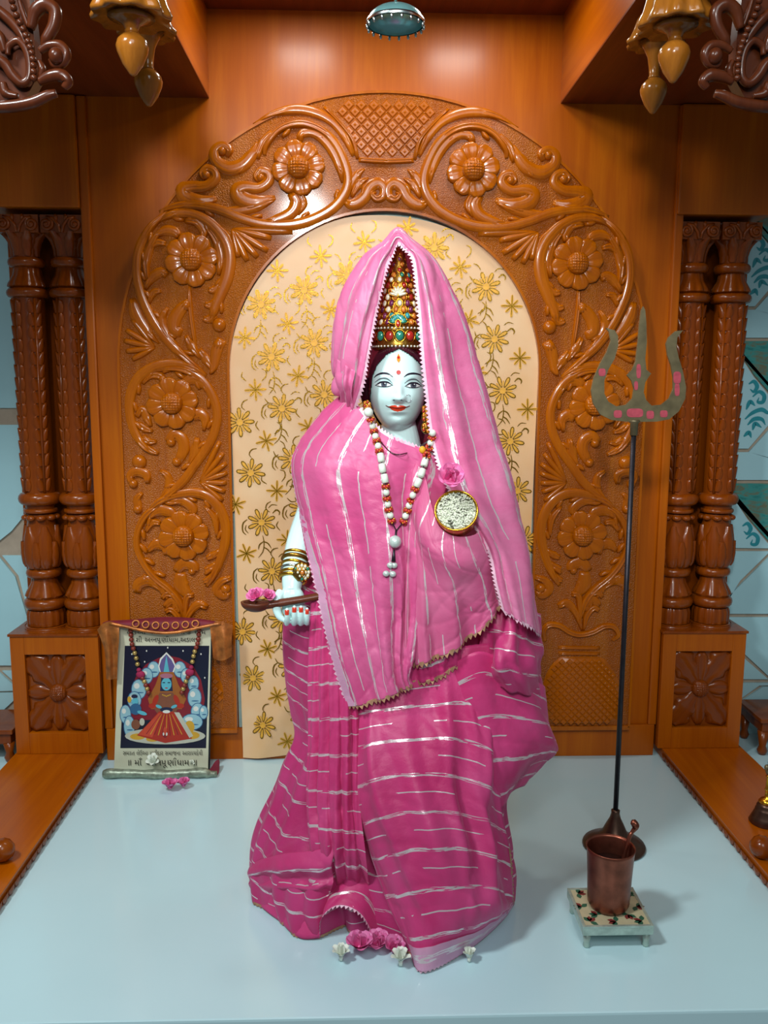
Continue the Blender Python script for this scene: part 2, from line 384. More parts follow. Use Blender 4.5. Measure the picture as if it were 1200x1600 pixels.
def wrap_leaf(rf, th, dth, z0, z1, h, curl=.004, n=9, m=7, lob=3):
    V = []
    for i in range(n):
        s = i/(n-1); z = z0+(z1-z0)*s; wd = dth*math.sin(PI*(.15+.78*s))**.6*(1+.14*math.sin(s*lob*2*PI))
        for j in range(m):
            t = 2*j/(m-1)-1; r = rf(z)+(h*(1-t*t)*(1-.35*math.cos(2.5*PI*t)**2)+curl*s**4 if abs(t) < .99 else -.001)
            a = th+t*wd; V.append((r*math.sin(a), -r*math.cos(a), z))
    return V, [(i*m+j, i*m+j+1, (i+1)*m+j+1, (i+1)*m+j) for i in range(n-1) for j in range(m-1)]
def make_column():
    t = thing('carved_column', '', 'column', (0, YC, .357)); cm = M['column']; k = PXM; C_ = (0, YC)
    def lat(nm, prof, n=32, mod=None): g = G(); g.lathe(prof, C_, n, mod); return sharp(g.build(nm, cm, t), 50)
    zb = .3565
    lat('ring', [(.050, zb), (.055, zb+.006)]+tor(.0555, 990, 981))
    lat('drum', [(.049, zv(980)), (.050, zv(975)), (.050, zv(962)), (.046, zv(956))], 64, flute(16, .07))
    lat('ring', tor(.0545, 955, 938))
    lat('bell', [(.030*1.5, zv(938)), (.048, zv(934)), (.044, zv(928)), (.034, zv(915)), (.031, zv(905))], 64, lambda a, i: 1+(.10 if i in (1, 2) else .04)*abs(math.sin(4*a))-.04)
    lat('ring', tor(.045, 906, 892))
    vp = [(.036, 892), (.045, 882), (.0475, 868), (.046, 850), (.040, 832), (.034, 818), (.036, 812), (.034, 806)]
    lat('vase', [(r, zv(v)) for r, v in vp])
    zz = [zv(v) for r, v in vp]; rr = [r for r, v in vp]; rf = lambda z: float(np.interp(z, zz, rr))
    for a in (-90, -30, 30, 90):
        V, Fc = wrap_leaf(rf, math.radians(a), .50, zv(890), zv(824), .0065); V = [(x, y+YC, z) for x, y, z in V]; mk('acanthus_leaf', V, Fc, cm, t)
    for a in (-60, 0, 60):
        V, Fc = wrap_leaf(rf, math.radians(a), .30, zv(888), zv(848), .010, .001); mk('acanthus_leaf', [(x, y+YC, z) for x, y, z in V], Fc, cm, t)
    g = G()
    for a in range(-100, 101, 40):
        A = math.radians(a); g.ball((math.sin(A)*.039, YC-math.cos(A)*.039, zv(811)), (.013, .010, .008), 10, 6, Matrix.Rotation(A, 3, 'Z'))
    g.build('curled_collar', cm, t)
    lat('ring', tor(.043, 804, 797)); lat('ring', tor(.0535, 791, 772)); lat('neck', [(.036, zv(800)), (.036, zv(788))])
    lat('shaft', [(.040, zv(774)), (.040, zv(463))], 8)
    s0, s1 = zv(768), zv(468); nl = 15
    for a in (-38, 38):
        A = math.radians(a)
        g = G(); g.tube([(math.sin(A)*.0395, YC-math.cos(A)*.0395, s0-.005), (math.sin(A)*.0395, YC-math.cos(A)*.0395, s1+.004)], .004, 6); g.build('chain_stem', cm, t)
        for q in range(nl):
            z = s0+(s1-s0)*q/nl
            for e in (-1, 1): inst('leaf', LEAF_SC, t, (math.sin(A+e*.17)*.0378, YC-math.cos(A+e*.17)*.0378, z), (0, e*.20, A+e*.12), (.8, 1, .95))
    lat('ring', tor(.0525, 464, 449)); 
    lat('bell', [(.043, zv(449)), (.048, zv(446)), (.046, zv(441)), (.036, zv(428)), (.032, zv(415))], 72, lambda a, i: 1+(.09 if i in (1, 2) else .05)*abs(math.sin(6*a))-.05)
    lat('ring', tor(.0455, 416, 400))
    cp = [(.032, 400), (.033, 388), (.038, 374), (.046, 362)]; lat('capital_bell', [(r, zv(v)) for r, v in cp])
    zz2 = [zv(v) for r, v in cp]; rr2 = [r for r, v in cp]; rf2 = lambda z: float(np.interp(z, zz2, rr2))
    for a in (-75, -25, 25, 75):
        V, Fc = wrap_leaf(rf2, math.radians(a), .40, zv(399), zv(362), .006, .010); mk('acanthus_leaf', [(x, y+YC, z) for x, y, z in V], Fc, cm, t)
    g = G(); g.box(-.050, .050, YC-.048, YC+.048, zv(364), zv(336)); g.build('abacus', cm, t, False)
    zc = zv(350)
    for e in (-1, 1):
        pts = []
        for q in range(26):
            a = q/25*3.6*PI; r = .0155*(1-q/25*.8); pts.append((e*(.034-r*math.sin(a)*1.0), YC-.049-.004*(q/25), zc-.001+r*math.cos(a)))
        pts = [(e*.002, YC-.049, zc-.020), (e*.006, YC-.050, zc-.004), (e*.018, YC-.050, zc+.012)]+pts
        g = G(); g.tube(pts, [.004]*3+list(np.linspace(.0048, .0035, 26)), 7); g.ball((e*.034, YC-.051, zc-.001), .006, 10, 6); g.build('volute', cm, t)
        g = G(); g.ball((e*.012, YC-.049, zc+.014), (.005, .004, .009), 8, 6); g.build('bud', cm, t)
        for s in (-1, 1):     # side faces
            pts2 = [(e*(.0505), YC+s*(.026-.0135*(1-q/20*.8)*math.sin(q/20*3.4*PI)), zc+.0135*(1-q/20*.8)*math.cos(q/20*3.4*PI)) for q in range(21)]
            g = G(); g.tube(pts2, .004, 6); g.build('volute', cm, t)
    return t
def copy_tree(o, parent=None):
    c = o.copy(); COL.objects.link(c); c.parent = parent
    for ch in [x for x in o.children]: copy_tree(ch, c)
    return c
col0 = make_column()
spots = [(-.829, 'outer left carved column standing next to the tiled wall, on the left pedestal'), (-.724, 'inner left carved column beside the arched panel, above the framed picture'),
         (.858, 'inner right carved column directly behind the trident head'), (.966, 'outer right carved column next to the blue damask tiles')]
for i, (x, lab) in enumerate(spots):
    c = col0 if i == 0 else copy_tree(col0)
    c.location.x = x; tag(c, lab, 'column', 'twin carved columns')
# ------------------------------------------------------------------ carved arch panel
ZA, RO, RI = 1.030, .664, .392              # springing height, outer and inner radius
YA = -.029                                   # carved face
def arc(r, n=48): return [(XC+r*math.cos(PI*(1-k/n)), ZA+r*math.sin(PI*(1-k/n))) for k in range(n+1)]
arch = thing('carved_arch', 'tall carved teak arch panel with flowers and scrolls around the gold cloth', 'carved panel', (XC, -.012, .09))
def ring_solid(nm, ro, ri, y0, y1, zb, mat):
    o = [(XC-ro, zb)]+arc(ro)+[(XC+ro, zb)]; i = [(XC-ri, zb)]+arc(ri)+[(XC+ri, zb)]; n = len(o)
    V = [(x, y, z) for y in (y1, y0) for ring in (o, i) for x, z in ring]
    Fc = []
    for k in range(n-1):
        Fc += [(k, k+1, n+k+1, n+k), (2*n+k+1, 2*n+k, 3*n+k, 3*n+k+1), (k+1, k, 2*n+k, 2*n+k+1), (n+k, n+k+1, 3*n+k+1, 3*n+k)]
    Fc += [(0, n, 3*n, 2*n), (n-1, 3*n-1, 4*n-1, 2*n-1)]
    return mk(nm, V, Fc, mat, arch, False)
ring_solid('panel_ground', RO-.006, RI+.002, -.001, YA, .090, M['punched'])
ring_solid('outer_edge', RO, RO-.006, -.001, YA-.004, .090, M['carved'])
ring_solid('inner_edge', RI+.002, RI-.004, -.001, YA-.002, .090, M['carved'])
g = G(); g.box(XC-RO, XC-RI+.004, YA-.004, -.001, .082, .094, .002); g.build('bottom_rail', M['carved'], arch, False)
g = G(); g.box(XC+RI-.004, XC+RO, YA-.004, -.001, .082, .094, .002); g.build('bottom_rail', M['carved'], arch, False)

def relief(px, wd, h, name='scroll', grooves=1, samples=None, mirror=True, onplane=YA, sideR=False):
    ns = samples or max(12, 5*len(px)); m = 9
    q = np.array([P(u, v, YA-.004)[[0, 2]] for u, v in px])
    if sideR: q[:, 0] = 2*XC-q[:, 0]
    c = cr(q, ns); t = np.gradient(c, axis=0); t /= np.linalg.norm(t, axis=1)[:, None]+1e-9
    nr = np.stack([-t[:, 1], t[:, 0]], 1); W = lerp_list(wd, ns)*.00172; s = np.linspace(0, 1, ns)
    endf = np.minimum(1, np.minimum(s, 1-s)*9+.25)
    V = []
    for i in range(ns):
        for j in range(m):
            a = 2*j/(m-1)-1
            hh = h*endf[i]*min(1, W[i]/.006)*(1-abs(a)**2.4)**.6*(1-(.42*math.cos(grooves*PI*a*(1 if W[i] < .011 else 2))**4 if grooves else 0)) if 0 < j < m-1 else -.002
            p = c[i]+nr[i]*W[i]*a; V.append((p[0], onplane-hh, p[1]))
    Fc = [(i*m+j, i*m+j+1, (i+1)*m+j+1, (i+1)*m+j) for i in range(ns-1) for j in range(m-1)]+[tuple(range(m))[::-1], tuple((ns-1)*m+j for j in range(m))]
    mk(name, V, Fc, M['carved'], arch)
    if mirror: mk(name, [(2*XC-x, y, z) for x, y, z in V], [f[::-1] for f in Fc], M['carved'], arch)
def bud(u, v, r, h=.012):
    p = P(u, v, YA-.004); R_ = r*.00172
    for s in (0, 1):
        g = G(); g.ball((p[0] if s == 0 else 2*XC-p[0], YA, p[2]), (R_, h, R_), 14, 10); g.build('bud', M['carved'], arch)
H1, H2, H3 = .015, .012, .009
SC = [  # photo pixels along each carved stem, half-widths, height
 ([(248,330),(275,322),(305,320),(342,327),(375,340),(412,350),(455,351),(490,342),(520,325),(538,303),(544,280),(538,253),(522,222),(498,201),(467,193),(436,203),(416,228),(413,242)], [2,6,7,7,7,7,8,8,8,8,7,7,7,6,6,5,4,3], H1),
 ([(535,285),(531,262),(520,236),(504,216),(487,207),(472,209),(467,220)], [2,5,6,6,5,5,4], H2),
 ([(395,193),(430,176),(462,170),(492,175),(518,189),(538,212),(553,243)], [1,4,6,6,5,5,3], H3),
 ([(404,222),(392,243),(377,258),(356,263),(338,252),(335,236),(346,227),(358,234),(354,244)], [3,7,8,8,7,6,5,5,3], H2),
 ([(388,250),(377,262),(371,271)], [4,5,2], H3), ([(425,205),(410,222),(400,247)], [3,5,4], H3),
 ([(338,310),(310,315),(290,307),(287,296),(300,292),(322,290),(336,279),(334,267),(323,263),(315,271),(321,279)], [3,9,10,9,7,6,6,5,5,4,3], H2),
 ([(430,308),(400,316),(378,310),(371,298),(383,292),(405,293),(420,282),(418,270),(407,267),(400,276),(407,283)], [3,9,10,9,7,6,6,5,5,4,3], H2),
 ([(428,312),(402,322),(370,329),(345,327)], [2,6,6,2], H3),
 ([(454,300),(463,315),(455,332),(432,343),(412,346)], [5,8,7,6,2], H2), ([(466,298),(474,318),(466,336)], [4,5,1], H3),
 ([(536,312),(548,319),(560,316),(571,306),(579,292),(591,286),(600,294),(598,307),(588,311),(581,303),(587,298)], [3,6,7,7,7,7,6,5,4,3,3], H2),
 ([(541,305),(549,286),(559,272),(570,263)], [2,6,5,1], H3), ([(549,308),(560,288),(576,277)], [2,6,1], H3), ([(566,310),(572,292),(588,280)], [2,5,1], H3),
 ([(248,345),(265,336),(285,332),(307,336),(330,350),(350,374),(358,400),(355,430),(345,458),(334,485),(330,505)], [2,6,7,7,8,9,10,10,9,7,3], H1),
 ([(288,344),(308,348),(318,362),(316,372)], [3,5,5,4], H2), ([(322,354),(338,378),(345,405),(341,430)], [2,5,6,2], H2), ([(340,352),(356,370),(366,396)], [2,4,2], H3),
 ([(262,330),(235,355),(218,385),(213,415),(216,445),(226,475),(243,507),(266,537),(294,563),(322,587)], [3,6,7,7,7,7,7,7,6,3], H1),
 ([(252,358),(236,382),(228,410),(231,440)], [2,5,5,2], H2), ([(240,370),(258,360),(272,362),(280,370)], [2,6,6,4], H2), ([(230,392),(244,379),(259,381)], [2,5,3], H3),
 ([(227,452),(238,433),(252,425),(261,431)], [2,6,6,4], H2), ([(232,474),(240,457),(252,455)], [2,5,2], H3), ([(206,466),(212,490),(228,515),(248,537)], [4,8,6,1], H2),
 ([(296,446),(297,480),(302,520),(307,552)], [2,3,3,1], H3), ([(297,468),(283,482),(272,500),(272,515),(284,521)], [3,7,8,7,5], H2), ([(262,480),(252,500),(258,520),(280,545)], [2,6,6,2], H2),
 ([(290,524),(300,542),(314,562)], [3,6,1], H2), ([(346,444),(333,453),(325,452)], [5,5,3], H3), ([(341,468),(328,477),(319,475)], [5,5,3], H3), ([(336,490),(325,499),(317,497)], [5,5,3], H3),
 ([(347,530),(338,548),(333,575),(327,585)], [6,7,5,1], H2), ([(310,545),(322,562),(334,580)], [3,6,2], H3),
 ([(322,588),(300,575),(275,568),(245,572),(218,588),(204,615),(202,645),(210,675),(225,697),(242,710)], [3,6,7,8,8,8,7,7,6,3], H1),
 ([(240,580),(265,576),(290,579),(314,593),(331,617),(339,645),(335,675),(322,702),(303,728),(286,752),(258,778),(230,802)], [2,4,6,7,7,7,7,7,7,7,6,3], H1),
 ([(284,602),(300,592),(318,600),(326,616)], [5,7,6,2], H2), ([(306,585),(322,602),(329,630)], [2,4,1], H3), ([(222,600),(235,588),(250,588),(254,596)], [2,4,5,4], H3),
 ([(213,652),(222,640),(230,655),(236,667)], [3,5,5,2], H3), ([(215,662),(226,670),(239,674)], [4,5,2], H3), ([(222,682),(232,690),(245,690)], [4,5,2], H3), ([(228,697),(238,705),(248,709)], [3,4,2], H3),
 ([(262,692),(272,680),(284,686),(287,702),(277,723)], [5,7,7,7,5], H2), ([(299,652),(311,647),(320,655),(318,674)], [5,8,6,2], H2), ([(308,684),(305,704),(293,730)], [3,7,1], H2), ([(320,690),(316,707),(303,730)], [3,5,1], H3),
 ([(207,757),(203,744),(213,737),(228,742),(230,756)], [4,5,6,6,3], H2), ([(222,770),(214,780),(216,796)], [2,5,5], H3), ([(250,735),(262,745),(262,765),(248,782)], [2,5,5,2], H3),
 ([(228,803),(250,783),(283,772),(315,772),(338,788),(351,815),(352,845),(344,875),(333,900),(322,917)], [2,6,7,8,8,8,8,7,6,3], H1),
 ([(252,788),(230,803),(216,828),(214,855),(224,880),(242,903),(265,922),(281,942),(288,968)], [2,6,6,6,6,6,6,6,4], H1),
 ([(262,786),(285,783),(301,795),(298,804)], [3,6,6,4], H2), ([(230,810),(248,798),(265,800),(273,807)], [3,7,7,4], H2), ([(227,832),(238,817),(251,818)], [2,5,3], H3), ([(320,790),(336,812),(339,840)], [2,5,2], H2),
 ([(230,862),(244,851),(257,855),(259,868)], [3,7,6,3], H2), ([(345,862),(331,869),(322,873)], [4,5,3], H3), ([(340,881),(327,889),(319,891)], [4,5,3], H3), ([(335,896),(325,906),(317,909)], [4,5,3], H3),
 ([(274,894),(287,881),(302,885),(303,894)], [5,8,7,5], H2), ([(282,894),(283,915),(296,932)], [6,10,5], H2), ([(362,903),(346,909),(338,922),(350,931),(358,924)], [3,5,6,6,4], H2),
 ([(213,927),(217,913),(234,908),(252,918),(256,931)], [5,7,7,6,3], H2), ([(222,899),(238,911),(254,923)], [3,5,2], H3), ([(257,950),(268,940),(279,948),(275,957)], [4,6,6,4], H2),
]
for px, wd, h in SC: relief(px, [q*(1.0 if h == H1 else 1.3) for q in wd], h)
for px, wd, h in SC:                          # little acanthus lobes along the main stems
    if h != H1: continue
    c = cr(px, 60); t_ = np.gradient(c, axis=0); t_ /= np.linalg.norm(t_, axis=1)[:, None]; cc = np.cross(t_[:-1], t_[1:]); 
    for i in range(9, 54, 7):
        sg = 1 if cc[max(0, i-6):i+6].sum() > 0 else -1; nr_ = np.array([-t_[i, 1], t_[i, 0]])*sg; a = c[i]+nr_*4
        relief([tuple(a-t_[i]*9), tuple(a+nr_*5), tuple(a+t_[i]*10+nr_*9)], [1.5, 4.5, 2.5], H3, 'acanthus_lobe', 0, 10)
for u, v, r in ((290,477,8),(342,508,10),(341,539,8),(217,722,11),(208,756,7),(276,722,7),(215,796,7),(300,893,6),(352,921,8),(322,273,7),(407,277,7),(254,592,6),(267,691,7),(347,235,7)): bud(u, v, r)
def fan(o, tips, w=5):
    for q in tips:
        mid = ((o[0]+q[0])/2, (o[1]+q[1])/2); relief([o, mid, q], [1.5, w*.8, w, w*.7][:4], H3, 'fan_leaf', 0, 12)
fan((362,357), [(457,362),(424,372),(418,392),(402,402),(386,408),(372,402)], 6)
fan((242,543), [(206,498),(196,515),(193,532),(196,549),(206,562)], 5)
fan((312,753), [(343,690),(349,708),(354,724),(355,739),(354,755),(352,769),(348,783)], 5)
# sprouts and rim of the carved vase, drawn on the right and mirrored
for px, wd, h in [([(910,986),(900,958),(886,943),(872,948)], [2,6,7,5], H2), ([(906,978),(906,948),(903,930),(893,929)], [2,5,6,4], H2), ([(912,986),(917,962),(928,950),(937,955)], [2,6,6,4], H2), ([(908,962),(920,933),(934,926),(942,934)], [2,5,6,4], H2),
                  ([(852,1003),(850,986),(858,977),(874,978),(890,988),(906,992),(926,988),(944,979),(959,980),(966,992),(957,1002)], [3,4,5,5,5,5,5,5,5,4,3], H2),
                  ([(873,1012),(938,1013)], [3,3], H3), ([(873,1021),(938,1022)], [3,3], H3)]:
    relief(px, wd, h, 'vase_carving' if len(px) == 2 else 'sprout', sideR=True)
# flowers
FL_PETAL = petal_mesh('petal', .0640, .0232, .0100, .016, M['carved'], 11, 11, .75, 2)
FL_BOSS = dome_mesh('centre_boss', .0270, .024, M['carved'])
for u, v in ((466, 262), (299, 406), (269, 630), (287, 837)):
    p = P(u, v, YA-.006)
    for s in (0, 1):
        c = (p[0] if s == 0 else 2*XC-p[0], YA-.006, p[2])
        g = G(); g.lathe([(.026, 0), (.022, .006)], (0, 0), 20, axis=(0, -1, 0), org=(c[0], YA+.001, c[2])); fl = g.build('flower', M['carved'], arch)
        for k in range(8):
            a = PI/8+k*PI/4+.2; inst('petal', FL_PETAL, fl, c, (.10*0, a, 0))
        inst('centre_boss', FL_BOSS, fl, (c[0], c[1]-.006, c[2]))
# lattice of diamonds at the crown and on the vases
def diamond_mesh(d, h):
    V = [(0, 0, d), (d, 0, 0), (0, 0, -d), (-d, 0, 0)]; i = .72
    V += [(x*i, -h, z*i) for x, y, z in V]; V += [(x*.30, -h*.98, z*.30) for x, y, z in V[:4]]; V += [(0, -h*1.5, 0)]
    Fc = [(k, 4+k, 4+(k+1) % 4, (k+1) % 4) for k in range(4)]+[(4+k, 8+k, 8+(k+1) % 4, 4+(k+1) % 4) for k in range(4)]+[(8+k, 12, 8+(k+1) % 4) for k in range(4)]
    me = bpy.data.meshes.new('lattice_diamond'); me.from_pydata(V, [], Fc); me.materials.append(M['carved']); return me
def inside(poly, x, z):
    c = False; n = len(poly)
    for i in range(n):
        (x1, z1), (x2, z2) = poly[i], poly[i-1]
        if (z1 > z) != (z2 > z) and x < (x2-x1)*(z-z1)/(z2-z1)+x1: c = not c
    return c
half = [P(u, v, YA)[[0, 2]] for u, v in ((607, 246), (558, 244), (550, 218), (533, 195), (508, 170), (540, 160), (575, 156), (607, 154))]
poly = [tuple(p) for p in half]+[(2*XC-p[0], p[1]) for p in reversed(half)]
dd = .0150; DM = diamond_mesh(dd*.93, .0035)
z = 1.40
for r in range(60):
    z = 1.48+r*dd
    for c in range(-18, 19):
        x = XC+(c+(r % 2)*.5)*2*dd
        if inside(poly, x, z) and inside(poly, x+.006, z) and inside(poly, x-.006, z): inst('lattice_diamond', DM, arch, (x, YA, z))
relief([(560,249),(584,251),(607,252)], [4,4,4], H3, 'lattice_frame'); relief([(506,166),(532,193),(551,218),(559,248)], [2,3,3,3], H2, 'lattice_frame')
vp_ = [P(u, v, YA)[[0, 2]] for u, v in ((875, 1026), (937, 1026), (955, 1042), (968, 1065), (972, 1090), (966, 1115), (955, 1130), (862, 1130), (850, 1112), (845, 1085), (850, 1060), (860, 1040))]
DM2 = diamond_mesh(.0098*.95, .0022)
xs = [p[0] for p in vp_]; zs = [p[1] for p in vp_]; cx, cz, ax_, az = (min(xs)+max(xs))/2, (min(zs)+max(zs))/2, (max(xs)-min(xs))/2, (max(zs)-min(zs))/2
for s in (0, 1):
    X = (lambda x: x) if s == 0 else (lambda x: 2*XC-x)
    pl = cr([tuple(p) for p in vp_]+[tuple(vp_[0])], 40)[:-1]
    V = []; n = len(pl); K = 7
    hf = lambda x, z: .002+.012*max(0, 1-((x-cx)/ax_)**2)**.5
    for k in range(K):
        f = k/(K-1)
        for x, z in pl: xx, zz = cx+(x-cx)*(1-f*.98), cz+(z-cz)*(1-f*.98); V.append((X(xx), YA-(hf(xx, zz) if k else -.001), zz))
    Fc = [(k*n+i, k*n+(i+1) % n, (k+1)*n+(i+1) % n, (k+1)*n+i) for k in range(K-1) for i in range(n)]+[tuple((K-1)*n+i for i in range(n))]
    vase = mk('vase_belly', V, Fc, M['carved'], arch)
    for r in range(60):
        z = min(zs)+r*.0098
        for c in range(-14, 15):
            x = cx+(c+(r % 2)*.5)*2*.0098
            if all(inside([tuple(p) for p in vp_], x+e, z+e2) for e in (-.007, .007) for e2 in (-.005, .005)):
                sl = math.atan2(-.012*((x-cx)/ax_**2), max(.2, (1-((x-cx)/ax_)**2)**.5))
                inst('lattice_diamond', DM2, vase, (X(x), YA-hf(x, z), z), (0, 0, (sl if s else -sl)*.9))

# ------------------------------------------------------------------ gold backdrop cloth
kk = N('cream_silk'); f_ = kk.noise(kk.obj(), 5, 3); wv = kk.noise(kk.mapp(kk.obj(), (900, 900, 900)), 1, 1)
kk.p(Base_Color=kk.ramp(f_, [(.3, hexlin('#e0b078')), (.5, hexlin('#e4b98a')), (.7, hexlin('#eac79c'))]), Roughness=.42, Sheen_Weight=.15); kk.bump(wv, .15, .0006); M['silk'] = kk.m
M['zari'] = plain('gold_thread', '#957018', .30, .8, .4, 300, bump=.3)
M['zari_soft'] = plain('yellow_dye_print', '#e2a83c', .5, .2, .2, 60)
lin = [(XC-RI+.006, .03)]+[(XC+(RI-.001)*math.cos(a), ZA+(RI-.001)*math.sin(a)) for a in np.linspace(PI, 0, 40)]+[(XC+RI-.006, .03)]
G().prism(lin, -.006, -.0015).build('arch_lining', plain('pale_teal_lining', '#a9c4bd', .6), arch, False)
cloth = thing('backdrop_cloth', 'cream and gold floral silk cloth hanging inside the arch behind the statue', 'cloth', (XC, -.012, .012))
HW = RI-.004
def cloth_y(x, z):
    u_ = (x-XC)/HW; low = max(0, min(1, (1.15-z)/1.15))
    y = -.019-.004*math.sin(9*u_+3.3*z)*low-.004*math.sin(15*u_-5*z+1)*low**1.5
    y -= .009*math.exp(-((x-(XC-.20)-(z-.28)*.55)/.035)**2)*max(0, min(1, (.75-z)*3))     # diagonal fold low on the left
    y += .004*math.exp(-((x-(XC-.13)-(z-.2)*.6)/.03)**2)*max(0, min(1, (.6-z)*3))
    y -= .003*math.sin(7*(z+u_*.6))*max(0, z-1.05)*2
    return y
def cloth_top(x):
    d = max(0, HW*HW-(x-XC)**2); return ZA+math.sqrt(d)*(1-.012*(1+math.sin(14*(x-XC)+1)))
nu, nv = 60, 110; V = []
for i in range(nu+1):
    a = math.cos(PI*(1-i/nu)); x = XC+HW*a*1.0
    zt, zb = cloth_top(x), .010+.004*math.sin(8*a)
    for j in range(nv+1): z = zb+(zt-zb)*j/nv; V.append((x+ (.012*(1-z/1.0)*(-a) if z < 1 else 0), cloth_y(x, z), z))
Fc = [(i*(nv+1)+j, (i+1)*(nv+1)+j, (i+1)*(nv+1)+j+1, i*(nv+1)+j+1) for i in range(nu) for j in range(nv)]
mk('silk_sheet', V, Fc, M['silk'], cloth)
def flat_mesh(name, polys, mats):
    """flat shapes in (x, z), each (points, material index, lift)"""
    V = []; Fc = []; mi = []
    for pts, m_, lift in polys:
        b = len(V); V += [(x, -lift, z) for x, z in pts]; Fc.append(tuple(range(b, len(V)))); mi.append(m_)
    me = bpy.data.meshes.new(name); me.from_pydata(V, [], Fc)
    for m_ in mats: me.materials.append(m_)
    me.polygons.foreach_set('material_index', mi); return me
def petal_pts(a, r0, r1, w, n=10):
    out = []
    for k in range(n):
        t = 2*PI*k/n; s = (1-math.cos(t))/2; y = math.sin(t)*w*(.35+.65*s)*.9; r = r0+(r1-r0)*s
        out.append((r*math.sin(a)+y*math.cos(a), r*math.cos(a)-y*math.sin(a)))
    return out
def thin(pts, w):
    c = cr(pts, 8); t = np.gradient(c, axis=0); t /= np.linalg.norm(t, axis=1)[:, None]; nr = np.stack([-t[:, 1], t[:, 0]], 1); W = w*np.array([.4, .8, 1, 1, 1, .9, .7, .3])[:, None]
    return [tuple(p) for p in c+nr*W]+[tuple(p) for p in (c-nr*W)[::-1]]
mats3 = [M['zari'], M['zari_soft'], M['silk']]
poly_f = []
for k in range(8):
    a = k*PI/4+.2; poly_f += [(petal_pts(a, .007, .038, .0085), 0, .0006), (petal_pts(a, .011, .035, .0050), 1, .0010), (petal_pts(a+PI/8, .008, .026, .0034), 1, .0004)]
poly_f.append(([(.0085*math.cos(t), .0085*math.sin(t)) for t in np.linspace(0, 2*PI, 12, endpoint=False)], 1, .0013))
GF = flat_mesh('gold_flower', poly_f, mats3)
poly_s = []
for k in range(8):
    a = k*PI/4; L_ = .027 if k % 2 == 0 else .021
    poly_s += [(petal_pts(a, .0, L_*1.05, .0055), 1, .0005), (thin([(0, 0), (math.sin(a)*L_*.5, math.cos(a)*L_*.5), (math.sin(a)*L_, math.cos(a)*L_)], .0012), 0, .0009)]
GS = flat_mesh('gold_star', poly_s, mats3)
poly_v = [(thin([(0, -.034), (.002, -.052), (-.002, -.075), (-.016, -.092)], .0014), 0, .0006), (thin([(.001, -.050), (.012, -.056), (.020, -.070)], .0016), 0, .0006), (thin([(.001, -.050), (-.010, -.058), (-.014, -.070)], .0016), 0, .0006),
          (thin([(0, -.065), (.010, -.072), (.018, -.084)], .0016), 0, .0006), (thin([(.030, .022), (.040, .030), (.048, .024), (.046, .016)], .0020), 0, .0006), (thin([(-.036, .010), (-.048, .0), (-.050, -.020), (-.042, -.030)], .0018), 0, .0006),
          (thin([(-.040, -.004), (-.043, -.016), (-.036, -.026)], .0014), 0, .0006), (thin([(.020, .036), (.030, .044), (.044, .042)], .0012), 0, .0006)]
GV = flat_mesh('gold_sprig', poly_v, mats3)
poly_w = [(thin([(.018, .020), (.030, .030), (.032, .044), (.022, .050)], .0015), 0, .0006), (thin([(-.020, .024), (-.030, .036), (-.026, .048)], .0015), 0, .0006), (thin([(-.022, -.022), (-.034, -.026), (-.040, -.038), (-.032, -.048)], .0014), 0, .0006), (thin([(.020, -.024), (.028, -.036), (.040, -.038)], .0014), 0, .0006), (thin([(.034, .004), (.044, -.002), (.050, -.014)], .0013), 0, .0006)]
GW = flat_mesh('gold_sprig', poly_w, mats3)
def place(me, x, z, rot):
    if z > cloth_top(x)-.012 if abs(x-XC) < HW else True: return
    y = cloth_y(x, z); e = .01
    nx = (cloth_y(x+e, z)-cloth_y(x-e, z))/(2*e); nz = (cloth_y(x, z+e)-cloth_y(x, z-e))/(2*e)
    o = inst(me.name.split('.')[0], me, cloth, (x+(.012*(1-z)*(-(x-XC)/HW) if z < 1 else 0), y-.0012, z))
    if me in (GV, GW): o['kind'] = 'stuff'
    o.rotation_mode = 'QUATERNION'; o.rotation_quaternion = Vector((0, -1, 0)).rotation_difference(Vector((nx, -1, nz)).normalized()) @ Matrix.Rotation(rot, 3, 'Y').to_quaternion()
a1, a2 = np.array([.107, .035]), np.array([-.024, .128])       # lattice of the print
for i in range(-3, 12):
    for j in range(-5, 15):
        b = np.array([XC-.33, .10])+a1*i*1.0+a2*j
        for kind, off in ((0, (0, 0)), (1, (.0655, -.0465))):
            x, z = b+np.array(off)
            if abs(x-XC) > HW-(.002 if z > .14 else .04) or z < .05 or z > 1.41: continue
            if kind == 0: place(GF, x, z, random.uniform(-.3, .3)); (place(GV, x, z, random.uniform(-.1, .1)) if abs(x-XC) < HW-.055 and z > .13 else None)
            else: place(GS, x, z, random.uniform(-.4, .4)); (place(GW, x, z, random.uniform(-.3, .3)) if abs(x-XC) < HW-.05 and .12 < z < cloth_top(x)-.06 else None)
# ------------------------------------------------------------------ trident
yt = PZ(957, 1322, 0)[1]; tb = PZ(957, 1322, 0); xt = tb[0]+.003
tri = thing('trident', 'tall brass trident with red marks on a dark rod, standing at the right', 'trident', (xt, yt, 0))
OUT = [(185,210),(205,235),(215,290),(190,360),(150,430),(110,520),(93,600),(105,680),(150,750),(220,785),(310,795),(410,796),(500,795),(580,780),(640,730),(680,650),(685,580),(665,480),(640,400),(625,330),(630,270),(665,225),(620,230),(575,270),(560,310),(570,380),(590,440),(605,520),(605,590),(580,650),(530,690),(470,695),(435,660),(420,610),(430,550),(455,510),(467,495),(437,470),(430,400),(440,300),(437,180),(430,100),(418,75),(405,100),(395,180),(385,300),(370,420),(350,470),(316,505),(345,540),(360,590),(350,650),(310,690),(250,700),(200,670),(175,620),(175,540),(200,470),(240,400),(262,320),(260,260),(240,225)]
